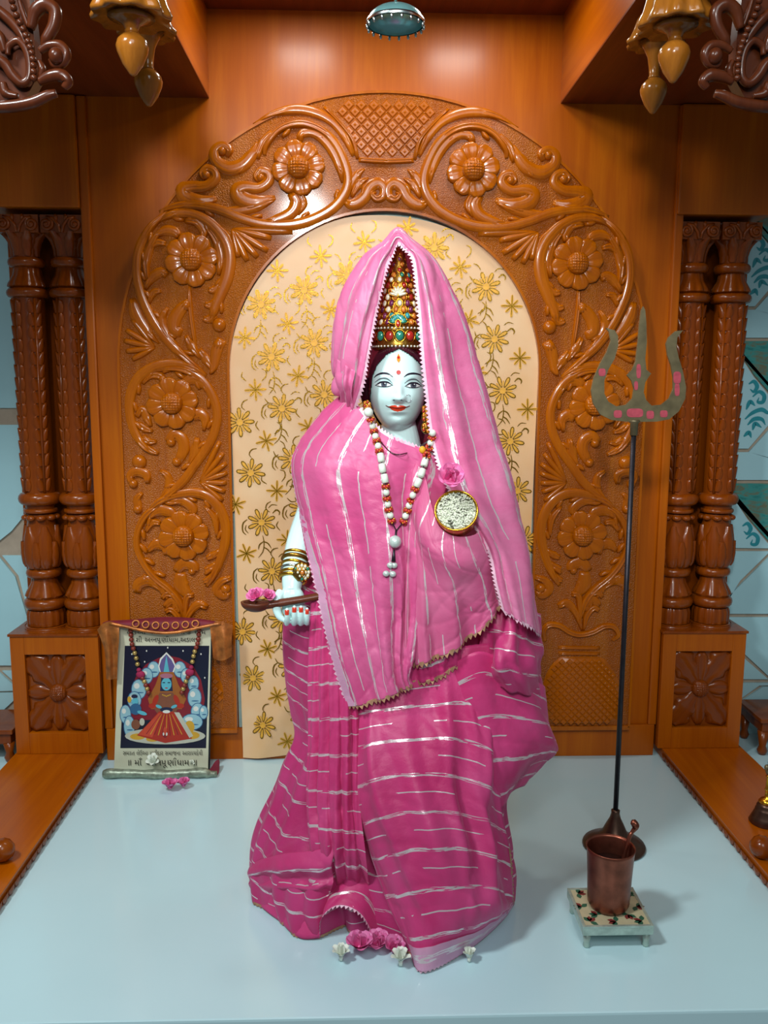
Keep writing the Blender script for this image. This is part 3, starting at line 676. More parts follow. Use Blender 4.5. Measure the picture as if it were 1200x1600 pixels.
T4 = lambda X, Y: P(900+X/4, 460+Y/4, yt)
poly = [(T4(x, y)[0], T4(x, y)[2]) for x, y in OUT]
bm = bmesh.new(); vs_ = [bm.verts.new((x, yt-.003, z)) for x, z in poly]; f = bm.faces.new(vs_)
r = bmesh.ops.extrude_face_region(bm, geom=[f]); bmesh.ops.translate(bm, verts=[v for v in r['geom'] if isinstance(v, bmesh.types.BMVert)], vec=(0, .006, 0))
bmesh.ops.triangulate(bm, faces=[q for q in bm.faces if len(q.verts) > 4]); bmesh.ops.recalc_face_normals(bm, faces=bm.faces[:])
bm.verts.index_update(); mk('blade', [v.co[:] for v in bm.verts], [tuple(v.index for v in q.verts) for q in bm.faces], M['brass'], tri, False); bm.free()
kum = plain('vermilion_powder', '#a5404e', .9, noise=.25, scale=80)
for X, Y, a, b in ((160, 487, 22, 24), (388, 480, 14, 45), (372, 570, 12, 28), (628, 520, 24, 38), (628, 595, 16, 40), (258, 747, 26, 24), (365, 740, 52, 28), (460, 752, 24, 26), (545, 746, 24, 22)):
    pts = [T4(X+a*math.copysign(abs(math.cos(t))**.6, math.cos(t)), Y+b*math.copysign(abs(math.sin(t))**.6, math.sin(t))) for t in np.linspace(0, 2*PI, 14, endpoint=False)]
    mk('red_mark', [(p[0], yt-.0036, p[2]) for p in pts], [tuple(range(14))], kum, tri, False)
zc = T4(378, 795)[2]
G().lathe([(.0075, zc-.028), (.008, zc-.004), (.012, zc), (.010, zc+.004)], (xt, yt), 16).build('socket', M['brass'], tri)
G().lathe([(.0055, .080), (.0052, zc-.02)], (xt, yt), 14).build('rod', M['iron'], tri)
G().lathe([(.066, .000), (.068, .003), (.066, .007), (.052, .014), (.036, .024), (.026, .036), (.019, .052), (.012, .066), (.009, .078), (.0095, .084), (.006, .086)], (xt, yt), 36).build('base', M['bronze'], tri)

# ------------------------------------------------------------------ low painted stool, copper cup, spoon
fl_, fr_ = PZ(913, 1484, 0), PZ(1017, 1484, 0); yf = (fl_[1]+fr_[1])/2; sx0, sx1 = fl_[0]-.004, fr_[0]+.004
zt = P(965, 1449, yf)[2]; yb_ = PZ(945, 1388, zt)[1]; xm, ym = (sx0+sx1)/2, (yf+yb_)/2
stool = thing('painted_stool', 'tiny square painted stool with silver rim under the copper cup', 'stool', (xm, ym, 0))
enamel = plain('silver_sheet_enamel', '#aebfb4', .35, .5, .2, 60, bump=.3); cream = plain('cream_paint', '#b8ab8a', .5, noise=.1)
G().box(sx0, sx1, yf, yb_, zt-.016, zt-.001, .002).build('body', enamel, stool, False)
G().box(sx0+.005, sx1-.005, yf+.005, yb_-.005, zt-.002, zt+.0006).build('painted_top', cream, stool, False)
for a in (0, 1):
    x0 = (sx0, sx1-.005)[a]; G().box(x0, x0+.005, yf, yb_, zt-.002, zt+.002, .0008).build('rim', enamel, stool, False)
    y0 = (yf, yb_-.005)[a]; G().box(sx0+.005, sx1-.005, y0, y0+.005, zt-.002, zt+.002, .0008).build('rim', enamel, stool, False)
    for b in (0, 1):
        cx_, cy_ = (sx0+.010, sx1-.010)[a], (yf+.010, yb_-.010)[b]
        G().lathe([(.005, 0), (.0065, .004), (.0055, .010), (.008, zt-.016)], (cx_, cy_), 10).build('leg', enamel, stool)
grn, redp = plain('green_paint', '#2c5a44', .5), plain('dark_red_paint', '#7a2f2c', .5)
def leafdecal(x, y, a, L_, w_, m):
    pts = [(x+math.cos(a)*L_*s+math.sin(a)*w_*q, y+math.sin(a)*L_*s-math.cos(a)*w_*q) for s, q in ((0, 0), (.3, .8), (.6, 1), (1, 0), (.6, -1), (.3, -.8))]
    mk('painted_leaf', [(p, q, zt+.0010) for p, q in pts], [tuple(range(6))], m, stool, False)
for k, (fx, fy) in enumerate(((.13, .14), (.87, .14), (.13, .86), (.87, .86), (.5, .13), (.28, .3), (.72, .3), (.1, .5), (.9, .5), (.5, .88))):
    x, y = sx0+(sx1-sx0)*fx, yf+(yb_-yf)*fy; a0 = math.atan2(ym-y, xm-x)
    for e, m in ((-1.4, grn), (0, redp), (1.4, grn), (.7, grn if k % 2 else redp)): leafdecal(x, y, a0+e+.3*k, .016, .0048, m)
cx_, cy_ = xm-.001, ym+.003
cup = thing('copper_cup', 'worn copper cup with rounded foot standing on the painted stool', 'cup', (cx_, cy_, zt+.001))
hz = .118; zz = zt+.0012
G().lathe([(.020, zz), (.034, zz+.002), (.038, zz+.010), (.0385, zz+.02), (.040, zz+.06), (.043, zz+hz-.006), (.0445, zz+hz), (.0435, zz+hz+.0012), (.0415, zz+hz-.004), (.0385, zz+.06), (.037, zz+.02), (.030, zz+.008), (.001, zz+.007)], (cx_, cy_), 40, close=False).build('body', M['copper'], cup)
G().lathe([(.0392, zz+.082), (.0394, zz+.0825)], (cx_, cy_), 40).build('water', N('dark_water').p(Base_Color=(.01, .012, .015, 1), Roughness=.05).m, cup)
sp = thing('copper_spoon', 'slim copper ritual spoon with curled top leaning in the cup', 'spoon', (cx_+.02, cy_, zz+.01))
pts = cr([(cx_+.006, cy_-.006, zz+.012), (cx_+.020, cy_, zz+.070), (cx_+.034, cy_+.004, zz+hz+.012), (cx_+.040, cy_+.006, zz+hz+.024), (cx_+.046, cy_+.006, zz+hz+.034), (cx_+.042, cy_+.004, zz+hz+.044), (cx_+.038, cy_+.002, zz+hz+.040)], 30)
G().tube(pts, list(np.interp(np.linspace(0, 1, 30), [0, .5, .62, .7, .85, 1], [.0042, .0036, .0050, .0072, .0062, .0032])), 8).build('handle', M['copper'], sp)
G().ball((cx_+.006, cy_-.006, zz+.012), (.010, .010, .004), 12, 8).build('bowl', M['copper'], sp)

# ------------------------------------------------------------------ hanging silver parasol above the crown
pc = P(618, 33, -.56); zr = pc[2]-.004
ch = thing('hanging_canopy', 'small round silver canopy with hanging drops above the statue', 'canopy', (pc[0], -.56, zr))
Rr = .0505
dome = [(Rr*math.cos(a), zr+.030*math.sin(a)) for a in np.linspace(0, PI/2*.97, 12)]
teal_s = plain('pale_teal_enamel', '#7fb9bb', .25, .6, .1, 20)
G().lathe(dome+[(p*.96, z-.002) for p, z in dome[::-1]], (pc[0], -.56), 40, close=False).build('dome', teal_s, ch)
G().lathe([(Rr*1.03, zr-.002), (Rr*1.04, zr+.001), (Rr*1.03, zr+.004), (Rr*.98, zr+.004), (Rr*.98, zr-.002)], (pc[0], -.56), 40, close=False).build('rim', M['silver'], ch)
for k in range(18):
    a = 2*PI*k/18; x, y = pc[0]+Rr*math.cos(a), -.56+Rr*math.sin(a); G().ball((x, y, zr-.006), (.0028, .0028, .0048), 8, 6).build('drop', M['silver'], ch)
G().lathe([(.003, zr+.028), (.003, Z_CEIL-.001)], (pc[0], -.56), 8).build('rod', M['silver'], ch)

# ------------------------------------------------------------------ turned pendants under the beams
def pendant(u, v, y, rb, rr, stem, lab):
    b = P(u, v, y); x, zb = b[0], b[2]; m = .00098*(-CP[1]+y+.15)/1.3*1.0
    k = ((y-CP[1])*.989+.1)/F                       # metres per pixel there
    rb, rr, stem = rb*k, rr*k, stem*k
    t = thing('lotus_pendant', lab, 'pendant', (x, y, zb-rb*1.35), 'carved pendants under the beams')
    pw = M['pale_wood']
    G().lathe([(.002, zb-rb*1.45), (rb*.22, zb-rb*1.35), (rb*.62, zb-rb*.8), (rb*.93, zb-rb*.1), (rb, zb+rb*.25), (rb*.9, zb+rb*.6), (rb*.6, zb+rb*.92), (rb*.36, zb+rb*1.05)], (x, y), 28).build('bud', pw, t)
    zs = zb+rb*1.0
    G().lathe([(rb*.40, zs), (rb*.44, zs+.003), (rb*.38, zs+.006), (rb*.42, zs+stem*.3), (rb*.55, zs+stem*.6), (rr*.42, zs+stem*.85), (rr*.62, zs+stem)], (x, y), 24).build('stem', pw, t)
    zr_ = zs+stem; top = Z_BEAM-.0005; n = 80; sk = lambda tt, i: 1+(.07 if i < 4 else .05)*math.cos(10*tt)*(1 if i < 6 else .4)
    hb = min(top-zr_, rr*2.2)
    prof = [(rr*.62, zr_+.004), (rr*1.0, zr_-.002), (rr*1.03, zr_+.003), (rr*.90, zr_+hb*.15), (rr*.80, zr_+hb*.35), (rr*.70, zr_+hb*.6), (rr*.50, zr_+hb*.85), (rr*.3, zr_+hb)]
    G().lathe(prof, (x, y), n, sk).build('petal_skirt', pw, t)
    if top-zr_-hb > .001: G().lathe([(rr*.3, zr_+hb-.002), (rr*.45, zr_+hb+.006), (rr*.3, zr_+hb+.012), (rr*.34, top)], (x, y), 20).build('neck', pw, t)
pendant(207, 80, -.80, 22, 51, 20, 'left outer wooden pendant with wide flared rim under the left beam, nearer one')
pendant(232, 133, -.55, 19.5, 38, 48, 'left inner wooden pendant with long stem under the left beam')
pendant(1053, 92, -.80, 22, 49, 20, 'right outer wooden pendant with wide flared rim under the right beam, nearer one')
pendant(1021, 146, -.55, 19, 38, 48, 'right inner wooden pendant with long stem under the right beam')

# ------------------------------------------------------------------ carved foliage brackets in the upper corners
def bracket(side):
    yb = -.84; flip = (lambda u: u) if side == 'left' else (lambda u: 1205-u)
    q = lambda u, v, d=0: P(flip(u), v, yb-d)
    base = q(40, 170)
    t = thing('carved_bracket', 'dark carved foliage bracket with beads in the upper %s corner' % side, 'bracket', (base[0], yb, base[2]), 'carved corner brackets')
    bw = M['bracket']
    bd = [q(u, v) for u, v in ((-160, -170), (25, -170), (42, -20), (52, 60), (56, 120), (40, 150), (-10, 160), (-160, 165))]
    G().prism([(p[0], p[2]) for p in bd], yb+.004, yb+.030).build('back_board', bw, t, False)
    for nm, px, w_ in (('leaf', [(48,45),(56,18),(72,8),(86,18),(84,40),(72,62),(66,72)], [6,10,11,10,9,8,3]), ('scroll', [(62,80),(76,72),(94,72),(103,84),(98,98),(86,102),(80,92)], [5,7,8,8,7,6,5]), ('leaf', [(60,128),(78,120),(96,118),(106,128),(100,138)], [6,9,10,8,5]),
                       ('leaf', [(-20,168),(20,166),(52,160),(74,150),(88,146)], [8,9,9,8,6]), ('scroll', [(12,86),(14,72),(28,64),(40,76),(46,98),(45,122),(34,130),(20,118),(8,100),(-10,90)], [4,5,6,6,6,6,7,8,8,8]),
                       ('leaf', [(4,130),(10,146),(28,150)], [6,8,4]), ('scroll', [(-10,10),(14,30),(32,52),(40,70)], [7,8,7,4]), ('scroll', [(28,-6),(36,20),(44,42)], [3,4,3]), ('leaf', [(60,95),(66,108),(62,122)], [4,6,4]), ('leaf', [(-20,40),(0,60),(8,82)], [8,9,5]), ('scroll', [(58,-40),(66,-20),(80,-8),(96,-14),(94,-28)], [6,7,7,6,5]), ('leaf', [(30,-120),(50,-80),(60,-40)], [10,14,8])):
        c = cr([q(u, v, .006) for u, v in px], 6*len(px)); G().tube(c, list(lerp_list(w_, len(c))*.00098), 10, True).build(nm, bw, t)
    for i in range(20):
        s = i/19; p = cr([q(-2, -130, .012), q(16, -40, .012), (q(20, 8, .012)), q(38, 50, .012), q(50, 85, .012), q(53, 122, .012)], 20)[i]; G().ball(p, .0052, 8, 6).build('bead', bw, t)
    G().ball(q(88, 88, .012), (.011, .012, .012), 12, 8).build('bud', bw, t)
M['bracket'] = wood('dark_carved_teak', '#3e1808', '#4a1f0a', '#582a10', rough=.3, coat=.3)
bracket('left'); bracket('right')

# ------------------------------------------------------------------ framed picture on the left
PY = lambda v: -.060+(v-975)/230*-.020
def PP(u, v, l=0): p = P(u, v, PY(v)-l); return p
paper, navy = plain('cream_paper', '#c9c8ae', .55, noise=.04), plain('print_navy', '#0d0f2a', .3)
pic = thing('framed_picture', 'framed devotional print with Gujarati lettering leaning against the panel at left', 'picture', tuple(PP(252, 1205)))
def prism_px(pts, l0, l1):
    n = len(pts); V = [PP(u, v, l0) for u, v in pts]+[PP(u, v, l1) for u, v in pts]
    return V, [tuple(range(n)), tuple(reversed(range(n, 2*n)))]+[(i, i+n, (i+1) % n+n, (i+1) % n) for i in range(n)]
V, Fc = prism_px([(187, 974), (332, 974), (328, 1206), (179, 1207)], -.014, -.001); mk('frame_back', V, Fc, M['black'], pic, False)
V, Fc = prism_px([(186, 975), (330, 975), (325, 1204), (178, 1206)], -.001, .0004); mk('paper', V, Fc, paper, pic, False)
cols = ['#0d0f2a', '#7d1626', '#8db7c2', '#5f5488', '#9b5a22', '#58aebf', '#7c4a34', '#a82a18', '#b9b9a8', '#c89a2c', '#d8d8d0', '#2f5f86', '#c2452a', '#a6687a', '#1c2240']
pm = [plain('print_%s' % c[1:], c, .35, noise=.08) for c in cols]
ell = lambda cx, cy, a, b, n=16, rot=0: [(cx+a*math.cos(t)*math.cos(rot)-b*math.sin(t)*math.sin(rot), cy+a*math.cos(t)*math.sin(rot)+b*math.sin(t)*math.cos(rot)) for t in np.linspace(0, 2*PI, n, endpoint=False)]
shapes = [([(195, 1009), (327, 1009), (322, 1169), (188, 1169)], 0), ([(198, 1125), (203, 1085), (212, 1058), (228, 1038), (248, 1028), (262, 1024), (280, 1028), (302, 1041), (314, 1062), (320, 1092), (316, 1125)], 1)]
shapes += [q for e in ((240, 1046, 9, 12), (229, 1056, 9, 12), (217, 1077, 11, 15), (210, 1094, 10, 13), (281, 1046, 9, 12), (291, 1056, 8, 11), (302, 1068, 8, 12), (304, 1090, 10, 15), (309, 1112, 10, 13), (196, 1116, 8, 14), (318, 1113, 6, 10), (202, 1135, 8, 16), (300, 1128, 16, 12)) for q in ((ell(e[0], e[1], e[2]+1.2, e[3]+1.2), 11), (ell(*e), 2), (ell(e[0]+1, e[1]+e[3]*.35, e[2]*.6, 1.0), 11), (ell(e[0]-e[2]*.3, e[1]-e[3]*.35, e[2]*.4, e[3]*.3), 10))]
shapes += [(ell(258, 1150, 63, 13, 24), 8), (ell(215, 1151, 12, 5), 9), (ell(238, 1155, 10, 4), 9), (ell(300, 1149, 12, 6), 9), (ell(296, 1136, 8, 10), 9)]
shapes += [([(260, 1019), (270, 1029), (275, 1041), (270, 1055), (251, 1055), (247, 1041), (250, 1029)], 10), ([(260, 1022), (268, 1031), (273, 1041), (268, 1054), (252, 1054), (249, 1041), (252, 1031)], 3), ([(255, 1053), (260, 1024), (265, 1053)], 5)]
shapes += [([(250, 1050), (243, 1070), (231, 1092), (236, 1108), (284, 1108), (291, 1092), (279, 1070), (271, 1050)], 4), ([(252, 1056), (268, 1056), (270, 1080), (250, 1080)], 14), (ell(260, 1069, 8, 10), 5), (ell(260, 1056, 10, 4), 13), ([(254, 1066), (258, 1066), (258, 1067.4), (254, 1067.4)], 0), ([(262, 1066), (266, 1066), (266, 1067.4), (262, 1067.4)], 0), (ell(260, 1075, 2.5, .9), 7)]
shapes += [([(250, 1082), (270, 1082), (281, 1102), (272, 1118), (248, 1118), (237, 1102)], 6), (ell(276, 1094, 4, 9, rot=-.4), 7), (ell(243, 1094, 4, 9, rot=.4), 7), (ell(282, 1103, 6, 4), 7), (ell(238, 1103, 6, 4), 7), ([(248, 1112), (272, 1112), (288, 1132), (300, 1154), (258, 1161), (214, 1149), (230, 1132)], 7), ([(230, 1133), (248, 1114), (252, 1114), (238, 1152), (216, 1148)], 12), ([(272, 1113), (280, 1113), (302, 1150), (296, 1153)], 8), (ell(260, 1109, 10, 4), 14), (ell(260, 1112, 6, 2.5), 10), (ell(258, 1146, 4, 7), 1)]
shapes += [([(228+k*6.2, 1150-abs(k-5)*.6), (229.3+k*6.2, 1150-abs(k-5)*.6), (251+k*2, 1116), (250.4+k*2, 1116)], 9 if k % 2 else 1) for k in range(10)]+[(ell(254+k*2, 1088+abs(k-3)*-.8, 1.0, 1.0, 6), 9) for k in range(7)]+[(ell(248, 1104, 5, 2.4, rot=.4), 5), (ell(272, 1104, 5, 2.4, rot=-.4), 5), (ell(258, 1142, 3, 6), 12), (ell(255.5, 1147, 1.2, 2.5), 10), (ell(260.5, 1147, 1.2, 2.5), 10)]
shapes += [(ell(211, 1096, 5, 6), 5), (ell(212, 1108, 9, 9), 11), (ell(222, 1114, 8, 3, rot=.3), 5), (ell(210, 1088, 5, 3), 14), (ell(202, 1093, 3, 5), 9), (ell(212, 1132, 7, 8), 6), (ell(222, 1128, 4, 6), 8)]
shapes += [(ell(u, v, 1.1, 1.5, 6), 10) for u, v in ((229, 1017), (286, 1017), (320, 1059), (314, 1022), (206, 1022), (226, 1034), (262, 1012))]
V, Fc, mi = [], [], []
for k, (pts, m_) in enumerate(shapes):
    b = len(V); V += [PP(u, v, .0006+.000018*k) for u, v in pts]; Fc.append(tuple(range(b, len(V)))); mi.append(m_)
mk('printed_image', V, Fc, pm, pic, False, mids=mi)
ink = plain('black_ink', '#241f18', .5)
def glyphs(s):
    c = bpy.data.curves.new('t', 'FONT'); c.body = s; o = bpy.data.objects.new('t', c); COL.objects.link(o); bpy.context.view_layer.update()
    me = bpy.data.meshes.new_from_object(o.evaluated_get(bpy.context.evaluated_depsgraph_get()))
    V = [(v.co.x, v.co.y) for v in me.vertices]; Fc = [tuple(p.vertices) for p in me.polygons]
    bpy.data.objects.remove(o); bpy.data.curves.remove(c); bpy.data.meshes.remove(me); return V, Fc
def letter_line(tokens, u0, u1, vbase, hpx, name='lettering'):
    V, Fc, x = [], [], 0.0
    for tk in tokens:
        s, sx, mark = (tk+(1, ''))[:3] if isinstance(tk, tuple) and len(tk) < 3 else tk if isinstance(tk, tuple) else (tk, 1, '')
        if s == ' ': x += .34; continue
        v, f = glyphs(s); b = len(V); V += [(x+px*sx, py) for px, py in v]; Fc += [tuple(i+b for i in q) for q in f]; wd = (max(p for p, _ in v)-(.09 if s.endswith('ૂ') else 0))*sx
        if mark == 'ra': b = len(V); V += [(x+.02, .02), (x+.30, .22), (x+.30, .30), (x+.0, .09)]; Fc.append((b, b+1, b+2, b+3))
        if mark == 'reph':
            b = len(V); ts = np.linspace(PI*1.05, -.15, 9); c = (x+wd-.16, .70); V += [(c[0]+.17*math.cos(t), c[1]+.17*math.sin(t)) for t in ts]+[(c[0]+.10*math.cos(t), c[1]+.10*math.sin(t)) for t in ts]
            Fc += [(b+i, b+i+1, b+10+i, b+9+i) for i in range(8)]
        x += wd+.06
    mk(name, [PP(u0+(u1-u0)*px/x, vbase-py*hpx/.62, .0032) for px, py in V], Fc, ink, pic, False)
letter_line(['લેઉઆ', ' ', 'પાટીદાર', ' ', 'સમાજ', ' ', 'ધામ'], 198, 322, 991, 5)
letter_line([('શી', 1, 'ra'), ' ', 'અ', ('ન', .6, ''), 'નપૂ', ('ણા', 1, 'reph'), 'ધામ', ',', 'અડાલજ'], 212, 314, 1003, 6.5)
letter_line(['સમ', ('સ', .6, ''), 'ત', ' ', 'લેઉઆ', ' ', 'પાટીદાર', ' ', 'સમાજના', ' ', 'આરા', ('ધ', .6, ''), 'યદેવી'], 192, 317, 1180, 6)
letter_line(['॥', ' ', 'માઁ', ' ', 'અ', ('ન', .6, ''), 'નપૂ', ('ણા', 1, 'reph'), 'ધામ', ' ', '॥'], 198, 308, 1196, 8.5)

# cloth over the picture's top, bead garland, rolled cloth in front
brocade = plain('copper_brocade', '#a9642c', .38, .45, .45, 45, bump=.6); maroon = plain('maroon_velvet', '#6d0f26', .7, noise=.2)
def net(rows, nu, nv, dy=0):
    A = np.array([[P(u, v, y+dy) for u, v, y in r] for r in rows]); B = np.array([cr(r, nu) for r in A]); return np.array([cr(B[:, i], nv) for i in range(nu)]).transpose(1, 0, 2)
def grid_faces(nv, nu): return [(j*nu+i, j*nu+i+1, (j+1)*nu+i+1, (j+1)*nu+i) for j in range(nv-1) for i in range(nu-1)]
tc = thing('picture_cloth', 'copper brocade cloth with red border draped over the framed picture', 'cloth', tuple(P(255, 1060, -.05)))
S_ = net([[(168, 970, -.02), (205, 968, -.018), (255, 964, -.016), (305, 966, -.018), (345, 972, -.02)], [(160, 974, -.040), (205, 972, -.042), (255, 972, -.044), (305, 970, -.042), (352, 974, -.040)], [(172, 976, -.046), (205, 980, -.048), (255, 987, -.050), (305, 981, -.048), (345, 976, -.046)]], 40, 8, -.032)
mk('red_band', S_.reshape(-1, 3), grid_faces(8, 40), maroon, tc)
for k in range(7):
    u = 212+k*15.5; v = 976.5+3*math.sin(PI*k/6); G().lathe([(.0062, -.0008), (.0105, -.0008), (.0105, .0012), (.0062, .0012), (.0062, -.0008)], (0, 0), 14, close=False, axis=(0, -1, .5), org=P(u, v-2, -.082)).build('scallop_motif', brocade, tc)
c = cr([P(u, v, y-.032) for u, v, y in ((172, 974, -.049), (200, 980, -.052), (228, 986, -.053), (255, 989, -.054), (282, 987, -.053), (310, 981, -.052), (345, 974, -.049))], 40)
G().tube(c, .0042, 8).build('piped_edge', brocade, tc)
for nm, rows in (('left', [[(152, 984, -.045), (160, 975, -.05), (172, 971, -.05), (186, 976, -.045)], [(158, 1000, -.05), (166, 996, -.058), (176, 998, -.05), (186, 1000, -.055)], [(164, 1020, -.05), (170, 1022, -.06), (177, 1022, -.05), (184, 1024, -.055)], [(166, 1061, -.055), (171, 1062, -.062), (178, 1061, -.052), (183, 1060, -.055)]]),
                 ('right', [[(328, 979, -.05), (338, 971, -.05), (350, 972, -.045), (364, 978, -.04)], [(330, 996, -.055), (339, 994, -.05), (350, 996, -.055), (362, 998, -.045)], [(332, 1015, -.055), (340, 1015, -.05), (350, 1013, -.056), (362, 1012, -.045)], [(333, 1028, -.055), (342, 1032, -.05), (352, 1031, -.056), (362, 1025, -.045)]])):
    S_ = net(rows, 20, 24, -.032); mk('hanging_end', S_.reshape(-1, 3), grid_faces(24, 20), brocade, tc)
gar = thing('bead_garland', 'red and gold bead garland hanging over the framed picture', 'garland', tuple(P(255, 1080, -.06)))
mag = plain('magenta_thread', '#9c1c4a', .8); goldb = plain('pale_gold_bead', '#b59a5a', .35, .5); rust = plain('rust_bead', '#7e2c1e', .4)
for px in ([(204, 985), (206, 1005), (212, 1025), (218, 1050), (226, 1066), (232, 1082)], [(311, 984), (309, 1004), (303, 1022), (298, 1046), (290, 1066), (284, 1082)]):
    c = cr([PP(u, v, .008) for u, v in px], 15)
    for i, p in enumerate(c):
        m_ = rust if i < 5 else goldb if i < 8 else mag if i < 10 else goldb if i % 2 else rust
        G().ball(p, (.0062 if i != 9 else .012, .006, .006 if i != 9 else .010), 9, 7).build('bead' if i != 9 else 'pompom', m_ if i != 9 else mag, gar)
roll = thing('rolled_cloth', 'silver-grey brocade roll lying in front of the framed picture', 'cloth', tuple(PZ(246, 1218, 0)))
y0 = PZ(246, 1219, 0)[1]; xa, xb = PZ(161, 1217, 0)[0], PZ(338, 1217, 0)[0]
gp = [(xa+(xb-xa)*s, y0+.014-.004*math.sin(3*s), .012+.0015*math.sin(9*s)-(.004 if s > .9 else 0)) for s in np.linspace(0, 1, 40)]
G().tube(gp, [(.0112+.0012*math.sin(17*s)+.0008*math.sin(31*s))*(1 if .02 < s < .94 else .8) for s in np.linspace(0, 1, 40)], 12).build('roll', plain('silver_brocade', '#8c9684', .4, .5, .4, 70, bump=.7), roll)
S_ = net([[(312, 1214, y0+.03), (326, 1204, y0+.05), (336, 1190, y0+.06), (342, 1186, y0+.065)], [(318, 1217, y0+.018), (332, 1210, y0+.03), (341, 1198, y0+.045), (343, 1190, y0+.055)], [(322, 1218, y0+.01), (336, 1214, y0+.016), (342, 1206, y0+.03), (343, 1196, y0+.045)]], 16, 10); mk('maroon_lining', S_.reshape(-1, 3), grid_faces(10, 16), maroon, roll)

# ------------------------------------------------------------------ loose flowers
def curved_petal(L_, W_, cup_, mat, name):
    V = []; n, m = 7, 5
    for i in range(n):
        s = i/(n-1); wd = W_*math.sin(PI*(.12+.78*s))**.7
        for j in range(m): t = 2*j/(m-1)-1; V.append((t*wd, L_*s*math.cos(.5*s), L_*.45*math.sin(1.5*s)*cup_+t*t*wd*.5))
    me = bpy.data.meshes.new(name); me.from_pydata(V, [], grid_faces(n, m)); me.materials.append(mat); me.polygons.foreach_set('use_smooth', [True]*len(me.polygons)); return me
kk = N('pink_petal'); kk.p(Base_Color=kk.ramp(kk.noise(kk.obj(), 60), [(.3, hexlin('#d8458e')), (.7, hexlin('#f08cc0'))]), Roughness=.5, Subsurface_Weight=.1); M['pinkp'] = kk.m
M['whitep'] = plain('white_petal', '#e6ebdf', .55, noise=.04)
PK, PK2, WP = curved_petal(.019, .010, 1.0, M['pinkp'], 'petal'), curved_petal(.014, .008, 1.8, M['pinkp'], 'petal'), curved_petal(.015, .0045, 1.1, M['whitep'], 'petal')
def flower(kind, loc, lab, s=1.0, tilt=(0, 0), group='scattered flowers'):
    t = thing('pink_flower' if kind == 'pink' else 'white_flower', lab, 'flower', loc, group); base = Matrix.Rotation(tilt[0], 3, 'X') @ Matrix.Rotation(tilt[1], 3, 'Y')
    def pet(me, az, el, dz):
        o = inst('petal', me, t, Vector(loc)+base @ Vector((0, 0, dz)), scale=(s, s, s)); o.rotation_euler = (base @ Matrix.Rotation(az, 3, 'Z') @ Matrix.Rotation(el, 3, 'X')).to_euler()
    if kind == 'pink':
        for k in range(6): pet(PK, k*PI/3+random.uniform(-.25, .25), random.uniform(.05, .35), .004*s)
        for k in range(5): pet(PK2, k*PI*.4+.3, random.uniform(.5, .9), .005*s)
        g = G(); g.ball(Vector(loc)+base @ Vector((0, 0, .006*s)), .0035*s, 8, 6); g.build('centre', M['pinkp'], t)
    else:
        for k in range(6): pet(WP, k*PI/3, random.uniform(.15, .6), .004*s)
        for k in range(4): pet(WP, k*PI/2+.4, random.uniform(.8, 1.2), .004*s)
        g = G(); g.tube([Vector(loc)+base @ Vector((0, 0, 0)), Vector(loc)+base @ Vector((0, 0, .006*s))], .0025*s, 6); g.build('stem', M['whitep'], t)
    return t
flower('pink', tuple(PZ(266, 1235, .002)), 'pink flower on the white floor in front of the picture, left of the pair', 1.35)
flower('pink', tuple(PZ(287, 1231, .002)), 'pink flower on the white floor in front of the picture, right of the pair', 1.15)
p = PP(241, 1200, .012); flower('white', (p[0], p[1], .026), 'white flower lying against the lettering at the foot of the picture', 1.6, (.6, 0))
p = PP(299, 1200, .012); flower('white', (p[0], p[1], .024), 'small wilted white flower at the right foot of the picture', .7, (.6, .3))
flower('pink', tuple(PZ(562, 1488, .002)), 'pink flower on the floor touching the sari hem, leftmost of three', 1.6)
flower('pink', tuple(PZ(590, 1480, .002)), 'pink flower on the floor under the sari hem, middle of three', 1.4, (.3, 0))
flower('pink', tuple(PZ(612, 1488, .002)), 'pink flower on the floor under the sari hem, rightmost of three', 1.35, (.3, .2))
flower('white', tuple(PZ(533, 1500, .002)), 'pale white flower left of the pink flowers on the floor', 1.5)
flower('white', tuple(PZ(626, 1508, .002)), 'upright white jasmine flower in front of the pink flowers', 1.6)
flower('white', tuple(PZ(733, 1502, .002)), 'white flower right of the sari point on the floor', 1.3)

# ------------------------------------------------------------------ things at the frame's edges
def rail(side):
    lft = side == 'left'; e = -1 if lft else 1
    p = PZ(6, 1345, .0275) if lft else PZ(1188, 1340, .0275); R_ = .024; x0 = p[0]
    t = thing('turned_rail', 'turned wooden rail with rounded end lying on the %s ledge' % side, 'rail', (x0, p[1], .0275), 'turned rails on the ledges'); z = .0275+R_
    prof = [(.004, -R_*.95), (R_*.55, -R_*.8), (R_*.9, -R_*.4), (R_, 0), (R_*.9, R_*.45), (R_*.6, R_*.8), (R_*.62, R_*1.0), (R_*.8, R_*1.2), (R_*.7, R_*2), (R_*.62, .2)]
    G().lathe(prof, (0, 0), 24, axis=(e, 0, 0), org=(x0, p[1], z)).build('turned_end', M['column'], t)
rail('left'); rail('right')
def lowstool(side):
    lft = side == 'left'; c = P(21 if lft else 1187, 1139 if lft else 1122, -.02); e = -1 if lft else 1
    x0, x1 = sorted((c[0], c[0]+e*.22)); z = c[2]; t = thing('wooden_stool', 'dark carved wooden low stool beside the %s tiled wall' % side, 'stool', (x0+.11, .05, 0), 'low stools beside the tiled walls')
    G().box(x0, x1, -.03, .12, z-.012, z, .003).build('seat', M['column'], t, False)
    G().box(x0+.008, x1-.008, -.022, .112, z-.042, z-.012, .004).build('apron', M['column'], t, False)
    for x in (x0+.018, x1-.018):
        for y in (-.010, .10): G().lathe([(.010, 0.0005), (.014, .012), (.009, .025), (.016, z-.04)], (x, y), 12).build('leg', M['column'], t)
lowstool('left'); lowstool('right')
